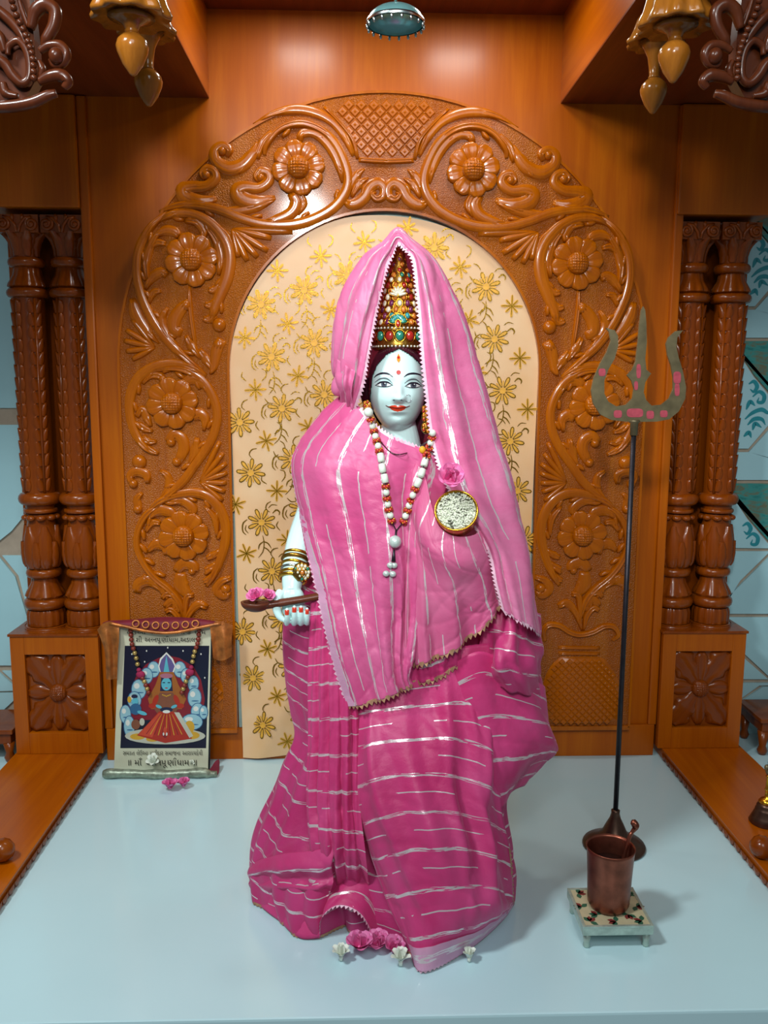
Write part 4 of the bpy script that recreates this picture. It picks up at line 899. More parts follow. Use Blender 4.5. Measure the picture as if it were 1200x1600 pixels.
bp = PZ(1196, 1285, .0275); bx, by = bp[0], bp[1]; z = .0275
bell = thing('hand_bell', 'brass hand bell with long handle standing on the right ledge', 'bell', (bx, by, z)); bs = M['brass']
G().lathe([(.034, z), (.036, z+.003), (.030, z+.016), (.024, z+.030), (.0235, z+.034), (.021, z+.036), (.0215, z+.041), (.018, z+.046), (.010, z+.052), (.004, z+.054)], (bx, by), 32).build('body', M['bronze'], bell)
G().lathe([(.017, z+.047), (.0185, z+.050), (.014, z+.056), (.006, z+.060), (.0055, z+.075), (.0075, z+.079), (.0055, z+.083), (.005, z+.105), (.007, z+.110), (.005, z+.113)], (bx, by), 20).build('handle', M['gold'], bell)
G().ball((bx, by, z+.126), (.0095, .008, .014), 12, 8).ball((bx-.006, by, z+.130), (.006, .006, .008), 8, 6).ball((bx+.006, by, z+.122), (.006, .006, .008), 8, 6).ball((bx, by, z+.142), (.005, .005, .006), 8, 6).build('finial', M['brass'], bell)
# ------------------------------------------------------------------ the statue
from mathutils.bvhtree import BVHTree
YS = -.575                                   # depth of the head's middle
st = thing('goddess_statue', 'standing marble goddess statue in a pink sari and veil with a jewelled crown', 'statue', (P(622, 610, YS)[0], -.58, 0))
HC = P(621, 607, YS); KH = .00126            # head centre, metres per pixel there
# --- body: head, neck, torso, right arm and hand, one surface
def head_point(d):
    """surface of the head along a unit direction"""
    x, y, z = d; p = np.array([x*.0540, y*.072, z*.083])
    if p[2] < 0: f = (p[2]/.083)**2; p[0] *= 1-.16*f; p[1] *= 1-.10*f
    if p[1] < 0:
        X, Z = p[0], p[2]; e = lambda cx, cz, sx, sz: math.exp(-((abs(X)-cx)/sx)**2-((Z-cz)/sz)**2)
        dy = 0
        t = (.012-Z)/.031                     # nose, from the brow down to the tip
        if -0.3 < t < 1.35:
            pr = max(0, min(1, t*.85+.15))*(1 if t < 1 else max(0, 1-(t-1)/.30)**.8); dy -= .0150*pr*math.exp(-(X/(.0055+.0030*max(0, t)))**2)
        dy -= .0055*e(.0085, -.0165, .0045, .0048)
        dy += .0050*e(.026, .008, .012, .0075); dy -= .0042*e(.027, .0065, .0105, .0055)
        dy -= .0030*math.exp(-((Z-.021)/.006)**2)*math.exp(-((abs(X)-.022)/.016)**2)
        dy -= .0040*e(.027, -.018, .015, .014)
        dy -= .0050*math.exp(-(X/.0135)**2-((Z+.0345)/.0035)**2)+.0055*math.exp(-(X/.011)**2-((Z+.0415)/.0038)**2)
        dy += .0030*math.exp(-(X/.013)**2-((Z+.0378)/.0016)**2)+.0030*math.exp(-(X/.012)**2-((Z+.049)/.004)**2)
        dy -= .0055*math.exp(-(X/.014)**2-((Z+.062)/.011)**2)
        p[1] += dy*min(1, -p[1]/.02)
    return p
def head_shell(n=120, m=90):
    V = [HC+head_point((0, 0, -1))]
    for i in range(1, m):
        a = -PI/2+PI*i/m
        for k in range(n): t = 2*PI*k/n; V.append(HC+head_point((math.cos(a)*math.cos(t), math.cos(a)*math.sin(t), math.sin(a))))
    V.append(HC+head_point((0, 0, 1))); L_ = len(V)-1
    Fc = [(0, 1+(k+1) % n, 1+k) for k in range(n)]+[(1+i*n+k, 1+i*n+(k+1) % n, 1+(i+1)*n+(k+1) % n, 1+(i+1)*n+k) for i in range(m-2) for k in range(n)]+[(L_, L_-n+k, L_-n+(k+1) % n) for k in range(n)]
    return V, Fc
g = G(); g.add(*head_shell())
nk = P(628, 700, -.56)
g.tube(cr([HC+np.array([0, .012, -.045]), HC+np.array([.004, .012, -.075]), nk, nk+np.array([0, 0, -.05])], 14), list(np.linspace(.031, .040, 14)), 24)
tc_ = nk[0]
sh = [(.040, .034, 0.005), (.085, .048, -.025), (.105, .058, -.055), (.098, .066, -.11), (.088, .064, -.17), (.075, .056, -.24), (.080, .06, -.29), (.105, .07, -.36), (.115, .08, -.45), (.11, .08, -.55), (.10, .075, -.66), (.09, .07, -nk[2]+.004)]
n = 28; V = []
for rx, ry, dz in sh:
    for k in range(n): t = 2*PI*k/n; V.append((tc_+rx*math.cos(t), -.555+ry*math.sin(t), nk[2]+dz))
g.add(V, [(i*n+(k+1) % n, i*n+k, (i+1)*n+k, (i+1)*n+(k+1) % n) for i in range(len(sh)-1) for k in range(n)]+[tuple(range(n)), tuple(reversed(range((len(sh)-1)*n, len(sh)*n)))])
ARM = [P(545, 722, -.555), P(512, 748, -.545), P(490, 800, -.54), P(474, 838, -.565), P(463, 872, -.60), P(457, 908, -.632), P(456, 925, -.645)]
g.tube(cr(ARM, 30), list(np.interp(np.linspace(0, 1, 30), [0, .2, .4, .55, .8, .95, 1], [.034, .036, .031, .028, .021, .017, .017])), 20)
g.ball(P(456, 935, -.648), (.024, .016, .024), 20, 14); g.ball(P(460, 952, -.650), (.024, .013, .020), 20, 14)
FU = (448.5, 460, 470.5, 480); FT = (952, 948, 948, 951); FR = (.0050, .0051, .0050, .0043)
for k, u in enumerate(FU):
    c = cr([P(u+2, 955, -.652), P(u+.5, 967, -.660), P(u-.5, 974, -.672), P(u, 968, -.683), P(u, 958, -.687), P(u, FT[k], -.686)], 18)
    g.tube(c, [FR[k]*q for q in np.interp(np.linspace(0, 1, 18), [0, .6, .9, 1], [1.15, 1.05, .92, .6])], 12)
    g.ball(c[-1], FR[k]*.62, 10, 8)
c = cr([P(440, 925, -.650), P(433, 938, -.662), P(432, 950, -.668), P(436, 962, -.672), P(441, 967, -.674)], 14); g.tube(c, list(np.interp(np.linspace(0, 1, 14), [0, .5, 1], [.010, .0082, .0055])), 12); g.ball(c[-1], .0055, 10, 8)
me = bpy.data.meshes.new('tmp'); me.from_pydata(g.v, [], g.f); to = bpy.data.objects.new('tmp', me); COL.objects.link(to)
md = to.modifiers.new('r', 'REMESH'); md.mode = 'VOXEL'; md.voxel_size = .0017
md2 = to.modifiers.new('s', 'SMOOTH'); md2.iterations = 2; md2.factor = .5
bpy.context.view_layer.update(); ev = bpy.data.meshes.new_from_object(to.evaluated_get(bpy.context.evaluated_depsgraph_get()))
nv_ = np.zeros(len(ev.vertices)*3); ev.vertices.foreach_get('co', nv_); BV = nv_.reshape(-1, 3); BF = [tuple(p.vertices) for p in ev.polygons]
bpy.data.objects.remove(to); bpy.data.meshes.remove(me); bpy.data.meshes.remove(ev)
mk('body', BV, BF, M['skin'], st)
body_bvh = BVHTree.FromPolygons([tuple(p) for p in BV], BF)
def on_face(u, v, lift=.0007):
    d = CM @ np.array([(u-600)/F, -(v-800)/F, 1.0]); d = Vector(d).normalized(); h = body_bvh.ray_cast(Vector(CP), d)
    return (h[0]-d*lift) if h[0] is not None else Vector(P(u, v, YS-.06))
def face_patch(name, outline, mat, lift=.0007, fan=True):
    """a painted mark on the face: polygon rings shrunk towards the middle and laid on the surface"""
    A = np.array(outline, float); c = A.mean(0); n = len(A); V = []; K = 5
    for k in range(K):
        for q in A: w_ = q+(c-q)*(k/K); V.append(on_face(w_[0], w_[1], lift))
    V.append(on_face(c[0], c[1], lift)); Fc = [(k*n+i, k*n+(i+1) % n, (k+1)*n+(i+1) % n, (k+1)*n+i) for k in range(K-1) for i in range(n)]+[((K-1)*n+i, (K-1)*n+(i+1) % n, K*n) for i in range(n)]
    return mk(name, V, Fc, mat, st)
def face_line(name, pts, w_, mat, lift=.0008):
    c = cr(pts, 24); t = np.gradient(c, axis=0); t /= np.linalg.norm(t, axis=1)[:, None]; nr = np.stack([-t[:, 1], t[:, 0]], 1); W = lerp_list(w_, 24)[:, None]
    V = [on_face(*q, lift) for q in c+nr*W]+[on_face(*q, lift) for q in c]+[on_face(*q, lift) for q in c-nr*W]
    return mk(name, V, [(i, i+1, 25+i, 24+i) for i in range(23)]+[(24+i, 25+i, 49+i, 48+i) for i in range(23)], mat, st)
eyew, iris, brow = plain('eye_white', '#dfeaea', .2, noise=.02), plain('grey_iris', '#4a5560', .2, noise=.2, scale=400), plain('painted_brow', '#22222e', .3)
shade = plain('painted_grey_line', '#5c6a72', .3)
for cx, cy, hw, e in ((600, 600.5, 12.5, -1), (646, 602, 12, 1)):
    up = [(cx-hw, cy+1.5), (cx-hw*.5, cy-2.4), (cx, cy-3.3), (cx+hw*.5, cy-2.5), (cx+hw, cy+1.0)]; lo = [(cx+hw, cy+1.0), (cx+hw*.5, cy+3.0), (cx, cy+3.6), (cx-hw*.5, cy+3.1), (cx-hw, cy+1.5)]
    face_patch('eye', list(cr(up, 12))[:-1]+list(cr(lo, 12))[:-1], eyew, .0006)
    face_patch('iris', [(cx+4.7*math.cos(t), cy+max(-3.0, min(3.2, 4.6*math.sin(t)))+.1) for t in np.linspace(0, 2*PI, 20, endpoint=False)], iris, .0010)
    face_patch('pupil', [(cx+2.1*math.cos(t), cy-.4+2.1*math.sin(t)) for t in np.linspace(0, 2*PI, 12, endpoint=False)], brow, .0013)
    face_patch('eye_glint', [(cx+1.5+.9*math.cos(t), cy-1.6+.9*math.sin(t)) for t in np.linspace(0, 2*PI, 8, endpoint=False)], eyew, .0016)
    face_line('upper_lid_line', [(cx-hw-1.5, cy+2)]+[(x, y-.4) for x, y in up[1:-1]]+[(cx+hw+1.5, cy+1.6)], [.3, 1.3, 1.5, 1.3, .3], brow, .0012)
    face_line('lower_lid_line', [(x, y+.3) for x, y in lo], [.3, .6, .6, .6, .3], brow, .0011)
    face_line('eyelid_fold', [(cx-hw-2, cy-3), (cx-hw*.5, cy-8.5), (cx+2, cy-9.5), (cx+hw*.6, cy-7), (cx+hw+1, cy-1)], [.3, .9, 1.0, .8, .3], shade)
face_line('eyebrow', [(584, 590.5), (589, 586), (597, 583.2), (606, 584), (614, 589)], [.3, 1.1, 1.5, 1.4, .5], brow)
face_line('eyebrow', [(631, 589), (638, 584.6), (647, 583.5), (656, 585.5), (662, 590)], [.5, 1.4, 1.5, 1.1, .3], brow)
face_patch('lips', [(607, 635.2), (612, 633.6), (617.5, 633.0), (621.5, 634.4), (625.5, 633.0), (630, 633.8), (635.5, 635.6), (632, 639.5), (627, 642.2), (621.5, 643.2), (616, 642.0), (611, 639.2)], M['lips'], .0008)
face_line('mouth_line', [(602.5, 633.5), (608, 636), (615, 637), (621.5, 637.6), (628, 637.2), (635, 636.2), (640.5, 634.2)], [.5, .7, .6, .6, .6, .7, .5], plain('dark_lip_line', '#6a1c14', .3), .0013)
circ = lambda cx, cy, r, n=14: [(cx+r*math.cos(t), cy+r*math.sin(t)) for t in np.linspace(0, 2*PI, n, endpoint=False)]
face_patch('forehead_dot', circ(622.8, 581.8, 3.6), M['red'], .0010)
face_patch('forehead_mark', [(622.5, 552), (625.5, 558), (625.5, 563), (622.8, 567), (620, 563), (620, 558)], plain('saffron_paint', '#d9892a', .4), .0010)
face_patch('forehead_mark', circ(622.6, 558.5, 2.0, 10), M['red'], .0016)
for u in (615.2, 627.2): face_patch('nostril', [(u-2.2, 625.2), (u, 624.2), (u+2.2, 625.2), (u, 626.4)], shade, .0006)
pr = on_face(637, 622, .001); g = G(); g.tube([pr+Vector((.0062*math.cos(t), -.001-.001*math.sin(t), .0062*math.sin(t))) for t in np.linspace(.6, 2*PI-.2, 20)], .0005, 6); g.build('nose_ring', M['silver'], st)
for k, u in enumerate(FU):
    V = []; 
    for i in range(5):
        for j in range(5):
            a = (j-2)/2*.9; z0 = P(u, FT[k]+8-i*1.9, -.687); V.append((z0[0]+FR[k]*.97*math.sin(a), z0[1]-FR[k]*1.02*math.cos(a)+.0002+(.0016 if i == 4 else 0), z0[2]))
    mk('nail', V, grid_faces(5, 5), plain('red_nail_paint', '#cf3a26', .25), st)

# --- hair
def hairline(X): return float(np.interp(X/KH, [-44, -38, -31, -18, -2, 0, 2, 16, 32, 39, 44], [-30, 18, 35, 49, 57, 58, 57, 49, 36, 26, -30]))*KH
n, m = 120, 80; V = []; 
for i in range(m+1):
    a = -PI/2+PI*i/m
    for k in range(n):
        t = 2*PI*k/n; p = np.array(head_point((math.cos(a)*math.cos(t), max(-1, math.cos(a)*math.sin(t)), math.sin(a)))); q = p*1.06+np.array([0, .004, 0])
        if p[1] < 0: q[1] = p[1]*1.045
        V.append(HC+q)
Fc = []
for i in range(m):
    for k in range(n):
        f = (i*n+k, i*n+(k+1) % n, (i+1)*n+(k+1) % n, (i+1)*n+k); c = np.mean([V[j] for j in f], 0)-HC
        if (c[1] < .012 and c[2] > hairline(c[0])) or c[1] >= .012: Fc.append(f)
used = sorted({j for f in Fc for j in f}); ix = {j: i for i, j in enumerate(used)}
mk('hair', [V[j] for j in used], [tuple(ix[j] for j in f) for f in Fc], M['hair'], st)
for px in ([(664, 600, -.565), (664, 640, -.56), (655, 672, -.555), (652, 700, -.55)], [(576, 590, -.575), (574, 615, -.572), (578, 640, -.565)]):
    c = cr([P(*q) for q in px], 16); G().tube(c, list(np.interp(np.linspace(0, 1, 16), [0, .5, 1], [.010, .014, .010])), 10).build('hair_lock', M['hair'], st)

# --- crown
cy_ = YS+.012; CX = HC[0]+.002
crz = lambda v: float(P(622, v, YS-.03)[2])
prof = [(547, 36), (543, 39.5), (538, 40), (533, 38.5), (517, 38.5), (513, 40), (510, 37), (500, 33), (485, 29), (470, 26), (452, 23), (436, 20), (424, 16), (410, 11.5), (400, 9.5), (388, 7), (380, 4), (376, 1)]
gold_c = plain('antique_gold', '#8f6a2a', .32, .9, .35, 90, bump=.5)
crown = G().lathe([(r*KH, crz(v)) for v, r in prof], (CX, cy_), 48).build('crown', gold_c, st)
rf_ = lambda v: float(np.interp(v, [p[0] for p in prof][::-1], [p[1] for p in prof][::-1]))*KH
gems = [plain('gem_%s' % nme, c, .08, 0, .1, 60, Coat_Weight=1.0) for nme, c in (('red', '#a8281e'), ('green', '#1f7a63'), ('white', '#e4e0c8'), ('purple', '#6d2a50'), ('blue', '#2f8f96'), ('orange', '#c9762a'))]
def gem_mesh(nm, mat, rx=.0047, rz=.0058, d=.003, collar=True):
    g = G(); g.mi = 0; g.ball((0, -d*.4, 0), (rx, d, rz), 10, 6); g.mi = 1
    if collar: g.tube([(rx*1.25*math.cos(t), -.0008, rz*1.25*math.sin(t)) for t in np.linspace(0, 2*PI, 13)], .0011, 5, False)
    me = bpy.data.meshes.new(nm); me.from_pydata(g.v, [], g.f); me.materials.append(mat); me.materials.append(M['gold']); me.polygons.foreach_set('material_index', g.m); me.polygons.foreach_set('use_smooth', [True]*len(me.polygons)); return me
GM = [gem_mesh('gem', m_) for m_ in gems]; GBIG = [gem_mesh('gem', m_, .0075, .0085, .004) for m_ in gems]; PRL = gem_mesh('pearl', plain('silver_pearl', '#d6d8c8', .2, .3), .0021, .0021, .0021, False)
def ring_gems(v, count, seq, meshes, phase=0, s=1.0, span=2*PI):
    r = rf_(v); r2 = rf_(v-4); tilt = math.atan2(r-r2, max(1e-4, crz(v-4)-crz(v)))
    for k in range(count):
        a = phase+span*k/count if span > 6 else phase+span*(k/(count-1)-.5)
        inst(meshes[0].name.split('.')[0], meshes[seq[k % len(seq)]] if len(meshes) > 1 else meshes[0], crown, (CX+(r)*math.sin(a), cy_-(r)*math.cos(a), crz(v)), (-tilt, 0, a), (s, s, s))
ring_gems(525, 16, [1, 0], GBIG, 0, 1.05)
ring_gems(541, 44, [0], [PRL], 0); ring_gems(513, 44, [0], [PRL], 0)
ring_gems(503, 18, [3, 5, 3, 2], GM, .17); ring_gems(493, 17, [3, 4, 5], GM, 0); ring_gems(483, 16, [5, 3, 2], GM, .2); ring_gems(473, 14, [2, 3, 2, 5], GM, 0); ring_gems(463, 13, [5, 0, 2], GM, .24)
ring_gems(453, 12, [2, 3, 2, 0], GM, 0, .95); ring_gems(444, 11, [0, 5, 2], GM, .3, .9); ring_gems(435, 10, [2, 0, 5], GM, 0, .85); ring_gems(427, 9, [1, 4, 5], GM, .2, .8); ring_gems(419, 7, [0, 5], GM, 0, .75); ring_gems(410, 6, [5, 3], GM, .3, .7); ring_gems(401, 5, [3, 0], GM, 0, .65); ring_gems(392, 5, [5, 0], GM, .3, .55); ring_gems(385, 4, [0], GM, 0, .45)
# peacock-like fan of teal drops over the brow and a white lotus higher up
for k in range(11):
    a = -1.35+2.7*k/10; u, v = 622+9.5*math.sin(a), 507-9.5*math.cos(a)-2; p = P(u, v, cy_-rf_(v)-.006); inst('gem', GM[4 if k % 2 else 1], crown, tuple(p), (-.2, a, 0), (.6, .8, 1.0))
inst('gem', GM[0], crown, tuple(P(622, 506, cy_-rf_(506)-.006)), (-.2, 0, 0), (.8, 1, 1.1))
for k in range(7):
    a = -1.3+2.6*k/6
    for rr_, mm in ((9, 2), (5, 2)): u, v = 622+rr_*math.sin(a), 462-rr_*math.cos(a)*1.15; p = P(u, v, cy_-rf_(v)-.004); inst('gem', GM[mm], crown, tuple(p), (-.2, a, 0), (.55, .8, .95))

# --- drapery
def sari_mat(name, c0, c1, axis, spacing=.068, width=.11, phase=0.0, alpha=.94, thin=True):
    k = N(name); sep = k.n('SeparateXYZ', {'Vector': k.uv()}); a, b = sep.outputs[axis], sep.outputs[1-axis]
    wob = k.math('MULTIPLY', k.math('SUBTRACT', k.noise(k.uv(), 9, 3), .5), .012)
    c = k.math('FRACT', k.math('ADD', k.math('DIVIDE', k.math('ADD', a, wob), spacing), phase))
    st_ = k.math('MULTIPLY', k.math('GREATER_THAN', c, .5-width/2), k.math('LESS_THAN', c, .5+width/2))
    sc = [60, 60, 60]; sc[axis] = 420; sc[1-axis] = 26
    nz = k.noise(k.mapp(k.uv(), sc), 1, 2); br = k.noise(k.mapp(k.uv(), (9, 9, 9)), 1, 2)
    m1 = k.math('MULTIPLY', st_, k.math('GREATER_THAN', nz, .48))
    th = k.math('MULTIPLY', k.math('LESS_THAN', k.math('ABSOLUTE', k.math('SUBTRACT', c, .97)), .016), k.math('GREATER_THAN', br, .47))
    m_ = k.math('MAXIMUM', m1, th) if thin else m1
    base = k.ramp(k.noise(k.uv(), 7, 4), [(.3, hexlin(c0)), (.7, hexlin(c1))])
    k.p(Base_Color=k.mix(m_, base, hexlin('#f6e8ec')), Metallic=k.math('MULTIPLY', m_, .45), Roughness=k.math('SUBTRACT', .42, k.math('MULTIPLY', m_, .12)), Sheen_Weight=.35, Sheen_Roughness=.4, Alpha=k.math('MAXIMUM', m_, alpha))
    k.set(k.b, 'Sheen Tint', hexlin('#f3b6d6'))
    cr_ = k.noise(k.mapp(k.uv(), (30, 30, 30)), 1, 5, .6); wv_ = k.noise(k.mapp(k.uv(), (1500, 1500, 1500)), 1, 1); k.bump(k.math('ADD', cr_, k.math('MULTIPLY', wv_, .05)), .5, .004)
    tr = k.n('BsdfTranslucent', {'Color': base}); mx = k.n('MixShader', {0: .22}); k.t.links.new(k.b.outputs[0], mx.inputs[1]); k.t.links.new(tr.outputs[0], mx.inputs[2])
    k.t.links.new(mx.outputs[0], k.t.nodes['Material Output'].inputs[0]); return k.m
S_V = sari_mat('pink_organza_lengthwise', '#da4c8c', '#e674a8', 0, .066, .10)
S_VEIL = sari_mat('pale_pink_organza', '#e2669e', '#ee92bc', 0, .062, .10, .1, .90)
S_H = sari_mat('magenta_organza_crosswise', '#d83078', '#e65496', 1, .066, .10, 0, .91)
S_B = sari_mat('sheer_pink_organza', '#de5c94', '#e884ae', 0, .062, .075, .3, .86)
S_D = sari_mat('deep_pink_organza', '#cc2a70', '#da4a8c', 1, .066, .085, .4, .95)
lace_m = plain('pale_lace', '#e6b9cc', .5, .1, .2, 80); lace_d = plain('dull_gold_lace', '#b58a6a', .5, .4, .3, 80)
grids = []
def pt(q): return PZ(q[0], q[1], .004) if q[2] == 'F' else P(*q)
CRR = random.Random(5)
def crumple(X, Y, amp):
    """sharp little creases running in many directions, a few millimetres high"""
    h = np.zeros_like(X)
    for k in range(9):
        a = CRR.uniform(0, PI); f = CRR.uniform(18, 52); ph = CRR.uniform(0, 6); wx, wy = CRR.uniform(5, 14), CRR.uniform(5, 14)
        q = f*(X*math.cos(a)+Y*math.sin(a))+ph+1.3*np.sin(wx*X+ph)+1.3*np.sin(wy*Y+2*ph); msk = .5+.5*np.sin(wy*X-wx*Y+3*ph)
        h += ((1-np.abs(np.sin(q)))**9*1.1+.25*(1-np.abs(np.sin(q)))**2)*msk
    return amp*h
def drape(name, rows, nu, nv, mat, fold=None, crease=.0014, parent=None):
    A = np.array([[pt(q) for q in r] for r in rows]); B = np.array([cr(r, nu) for r in A]); S = np.array([cr(B[:, i], nv) for i in range(nu)]).transpose(1, 0, 2)
    if fold is not None:
        du, dv = np.gradient(S, axis=1), np.gradient(S, axis=0); nr = np.cross(du, dv); nr /= np.linalg.norm(nr, axis=2)[..., None]+1e-12
        if nr[..., 1].mean() > 0: nr = -nr
        s_, t_ = np.meshgrid(np.linspace(0, 1, nu), np.linspace(0, 1, nv)); S = S+nr*fold(s_, t_)[..., None]
    du, dv = np.gradient(S, axis=1), np.gradient(S, axis=0); nr = np.cross(du, dv); nr /= np.linalg.norm(nr, axis=2)[..., None]+1e-12
    us = np.concatenate([[0], np.cumsum(np.linalg.norm(np.diff(S, axis=1), axis=2).mean(0))]); vs2 = np.concatenate([[0], np.cumsum(np.linalg.norm(np.diff(S, axis=0), axis=2).mean(1))])
    s_, t_ = np.meshgrid(np.linspace(0, 1, nu), np.linspace(0, 1, nv)); edge = np.clip(np.minimum(np.minimum(s_, 1-s_), np.minimum(t_, 1-t_))*12, .15, 1)
    S = S+nr*(crumple(*np.meshgrid(us, vs2), crease)*edge)[..., None]; S[..., 2] = np.maximum(S[..., 2], .0015)
    us = np.concatenate([[0], np.cumsum(np.linalg.norm(np.diff(S, axis=1), axis=2).mean(0))]); vs2 = np.concatenate([[0], np.cumsum(np.linalg.norm(np.diff(S, axis=0), axis=2).mean(1))])
    UV = np.stack(np.meshgrid(us, vs2), 2).reshape(-1, 2)
    o = mk(name, S.reshape(-1, 3), grid_faces(nv, nu), mat, parent or st, uvs=UV)
    sd = o.modifiers.new('thickness', 'SOLIDIFY'); sd.thickness = .0009; sd.offset = 0
    grids.append(S); return S, o
def lace(name, path, inner, size, mat, parent):
    """row of little triangular points along an edge"""
    path = np.asarray(path); L_ = np.concatenate([[0], np.cumsum(np.linalg.norm(np.diff(path, axis=0), axis=1))]); n = max(3, int(L_[-1]/size)); V, Fc = [], []
    at = lambda s, A: np.array([np.interp(s, L_, A[:, k]) for k in range(3)])
    for i in range(n):
        s0, s1 = L_[-1]*i/n, L_[-1]*(i+1)/n; a, b, mid = at(s0, path), at(s1, path), at((s0+s1)/2, path); o_ = mid-at((s0+s1)/2, np.asarray(inner)); o_ /= np.linalg.norm(o_)+1e-9
        k = len(V); V += [a-o_*.004, b-o_*.004, b, mid+o_*size*.72, a]; V = [np.array([p[0], p[1], max(p[2], .001)]) for p in V] if i == n-1 else V; Fc.append((k, k+1, k+2, k+3, k+4))
    V = [(p[0], p[1]-.0006, max(p[2], .0012)) for p in V]; o = mk(name, V, Fc, mat, parent, False); o['kind'] = 'stuff'; return o
SN = lambda a, f, ph=0: (lambda s, t: a*np.sin(f*s+ph))
# skirt: closed loft from the waist to the floor, pleated
def skirt():
    R_ = [(900, 470, 740, -.655, -.46), (950, 446, 775, -.672, -.455), (1000, 441, 812, -.682, -.45), (1060, 447, 828, -.686, -.445), (1110, 456, 832, -.688, -.44), (1150, 462, 832, -.692, -.435), (1200, 440, 815, -.705, -.43), (1250, 424, 790, -.722, -.42), (1300, 408, 788, -.742, -.41), (1345, 394, 798, -.765, -.40)]
    rows = [(P(620, v, -.58)[2], P(a, v, -.58)[0], P(b, v, -.58)[0], yf_, yb2) for v, a, b, yf_, yb2 in R_]+[(.0035, -.217, .300, -.785, -.395)]
    A = np.array(rows); A = cr(A, 90); n = 240; c0 = np.array([.05, -.59])
    fp = [PZ(u, v, 0)[:2] for u, v in ((392, 1378), (400, 1405), (425, 1432), (452, 1452), (470, 1464), (500, 1462), (530, 1448), (560, 1460), (600, 1474), (640, 1488), (680, 1480), (735, 1462), (785, 1435), (800, 1412), (803, 1385))]+[np.array(q) for q in ((.29, -.52), (.22, -.43), (.10, -.39), (-.04, -.39), (-.15, -.44), (-.205, -.52))]
    ang = np.array([math.atan2(q[1]-c0[1], q[0]-c0[0]) for q in fp]); rad = np.array([np.linalg.norm(q-c0) for q in fp]); o_ = np.argsort(ang); ang, rad = ang[o_], rad[o_]
    ang = np.concatenate([ang-2*PI, ang, ang+2*PI]); rad = np.tile(rad, 3)
    V, UV = [], []; acc = 0; prev = A[0, 0]
    for z, xl, xr, yf_, yb2 in A:
        acc += abs(prev-z)*1.15; prev = z; bl = max(0, min(1, (.20-z)/.20)); bl = bl*bl*(3-2*bl); lw = max(0, min(1, (.62-z)/.55))
        for k in range(n+1):
            t = 2*PI*k/n; ct, sn = math.cos(t), math.sin(t); cx2, cy2 = (xl+xr)/2, (yf_+yb2)/2
            ex, ey = (xr-xl)/2*ct, ((yf_-yb2)/2*(-sn) if sn < 0 else (yb2-yf_)/2*sn)
            p = np.array([cx2+ex, cy2+(ey if sn >= 0 else -abs(ey))])
            if bl > 0: d = p-c0; a2 = math.atan2(d[1], d[0]); p = p*(1-bl)+bl*(c0+np.array([math.cos(a2), math.sin(a2)])*np.interp(a2, ang, rad))
            fr = math.exp(-((t-PI*1.36)/.26)**2); sd_ = .35+.65*abs(ct)
            w_ = .0150*lw*fr*(abs(math.sin(15*t+.9*math.sin(5*z)))**.7-.5)*1.6+.006*lw*(1-fr)*math.sin(13*t+6*z+math.sin(7*z))+.004*lw*math.sin(9*t-9*z+1)+.0022*math.sin(31*t+20*z)*lw*(1-fr)
            dirn = np.array([ct, sn]); p = p+dirn*w_
            V.append((p[0], p[1], max(.0015, z))); UV.append((t*.25, acc+.010*math.sin(3*t)+.012*math.cos(2*t+1)))
    Fc = [(j*(n+1)+i, j*(n+1)+i+1, (j+1)*(n+1)+i+1, (j+1)*(n+1)+i) for j in range(len(A)-1) for i in range(n)]
    o = mk('skirt', V, Fc, S_D, st, uvs=UV); return np.array(V).reshape(len(A), n+1, 3)
SK = skirt(); grids.append(SK)
i0, i1 = 112, 215
lace('hem_lace', SK[-1, i0:i1], SK[-6, i0:i1], .0085, lace_d, st)
# the front panel that falls over the skirt, the flare at the right, tucks at the lower left
FP, o = drape('front_panel', [[(556,1030,-.68),(610,1030,-.695),(670,1020,-.695),(722,1010,-.69),(765,1005,-.68)], [(552,1105,-.70),(608,1100,-.716),(672,1092,-.718),(728,1088,-.712),(768,1095,-.695)], [(547,1180,-.722),(605,1165,-.746),(680,1160,-.752),(740,1170,-.738),(775,1190,-.71)], [(551,1260,-.746),(610,1238,-.776),(690,1236,-.780),(745,1248,-.760),(780,1268,-.72)], [(566,1330,-.768),(625,1310,-.802),(705,1306,-.804),(765,1318,-.775),(797,1335,-.72)], [(592,1400,-.792),(642,1385,-.828),(718,1376,-.822),(778,1384,-.785),(804,1396,-.72)], [(620,1452,-.818),(660,1448,-.848),(732,1432,-.836),(785,1418,-.79),(805,1410,-.715)], [(640,1493,'F'),(662,1518,'F'),(732,1484,'F'),(782,1442,'F'),(803,1414,'F')]], 70, 110, S_H,
    lambda s, t: .0105*np.sin(8*s-5*t+.5+1.2*np.sin(3*t))*np.sin(PI*np.minimum(1, t*1.05))+.0040*np.sin(19*s+7*t+2*np.sin(4*t))*np.sin(PI*t)+.0022*np.sin(37*s-13*t)*np.sin(PI*t)-.006*np.exp(-(s/.05)**2)+sum(a_*np.exp(-((s-(s0_+k_*t))/w_)**2)*np.sin(PI*np.clip(t*1.02, 0, 1))**.7 for s0_, k_, w_, a_ in ((.10, .22, .035, .010), (.34, .10, .05, .009), (.62, -.10, .045, .011), (.80, -.12, .04, .010), (.98, -.42, .05, .012))))
def border(S_in, S_out, nm):
    n_ = len(S_in); off = np.array([0, -.0035, .0030]); mk(nm, np.concatenate([S_in, (S_in+S_out)/2, S_out])+off, [(r*n_+i, r*n_+i+1, (r+1)*n_+i+1, (r+1)*n_+i) for r in range(2) for i in range(n_-1)], BORD, st, uvs=np.concatenate([np.stack([np.full(n_, q), np.linspace(0, .4, n_)], 1) for q in (0, .012, .024)]))
BORD = sari_mat('pale_border_organza', '#dfa0c6', '#e8b6d4', 0, .05, .16, .25, .92, False)
border(FP[-9], FP[-1], 'pale_border')
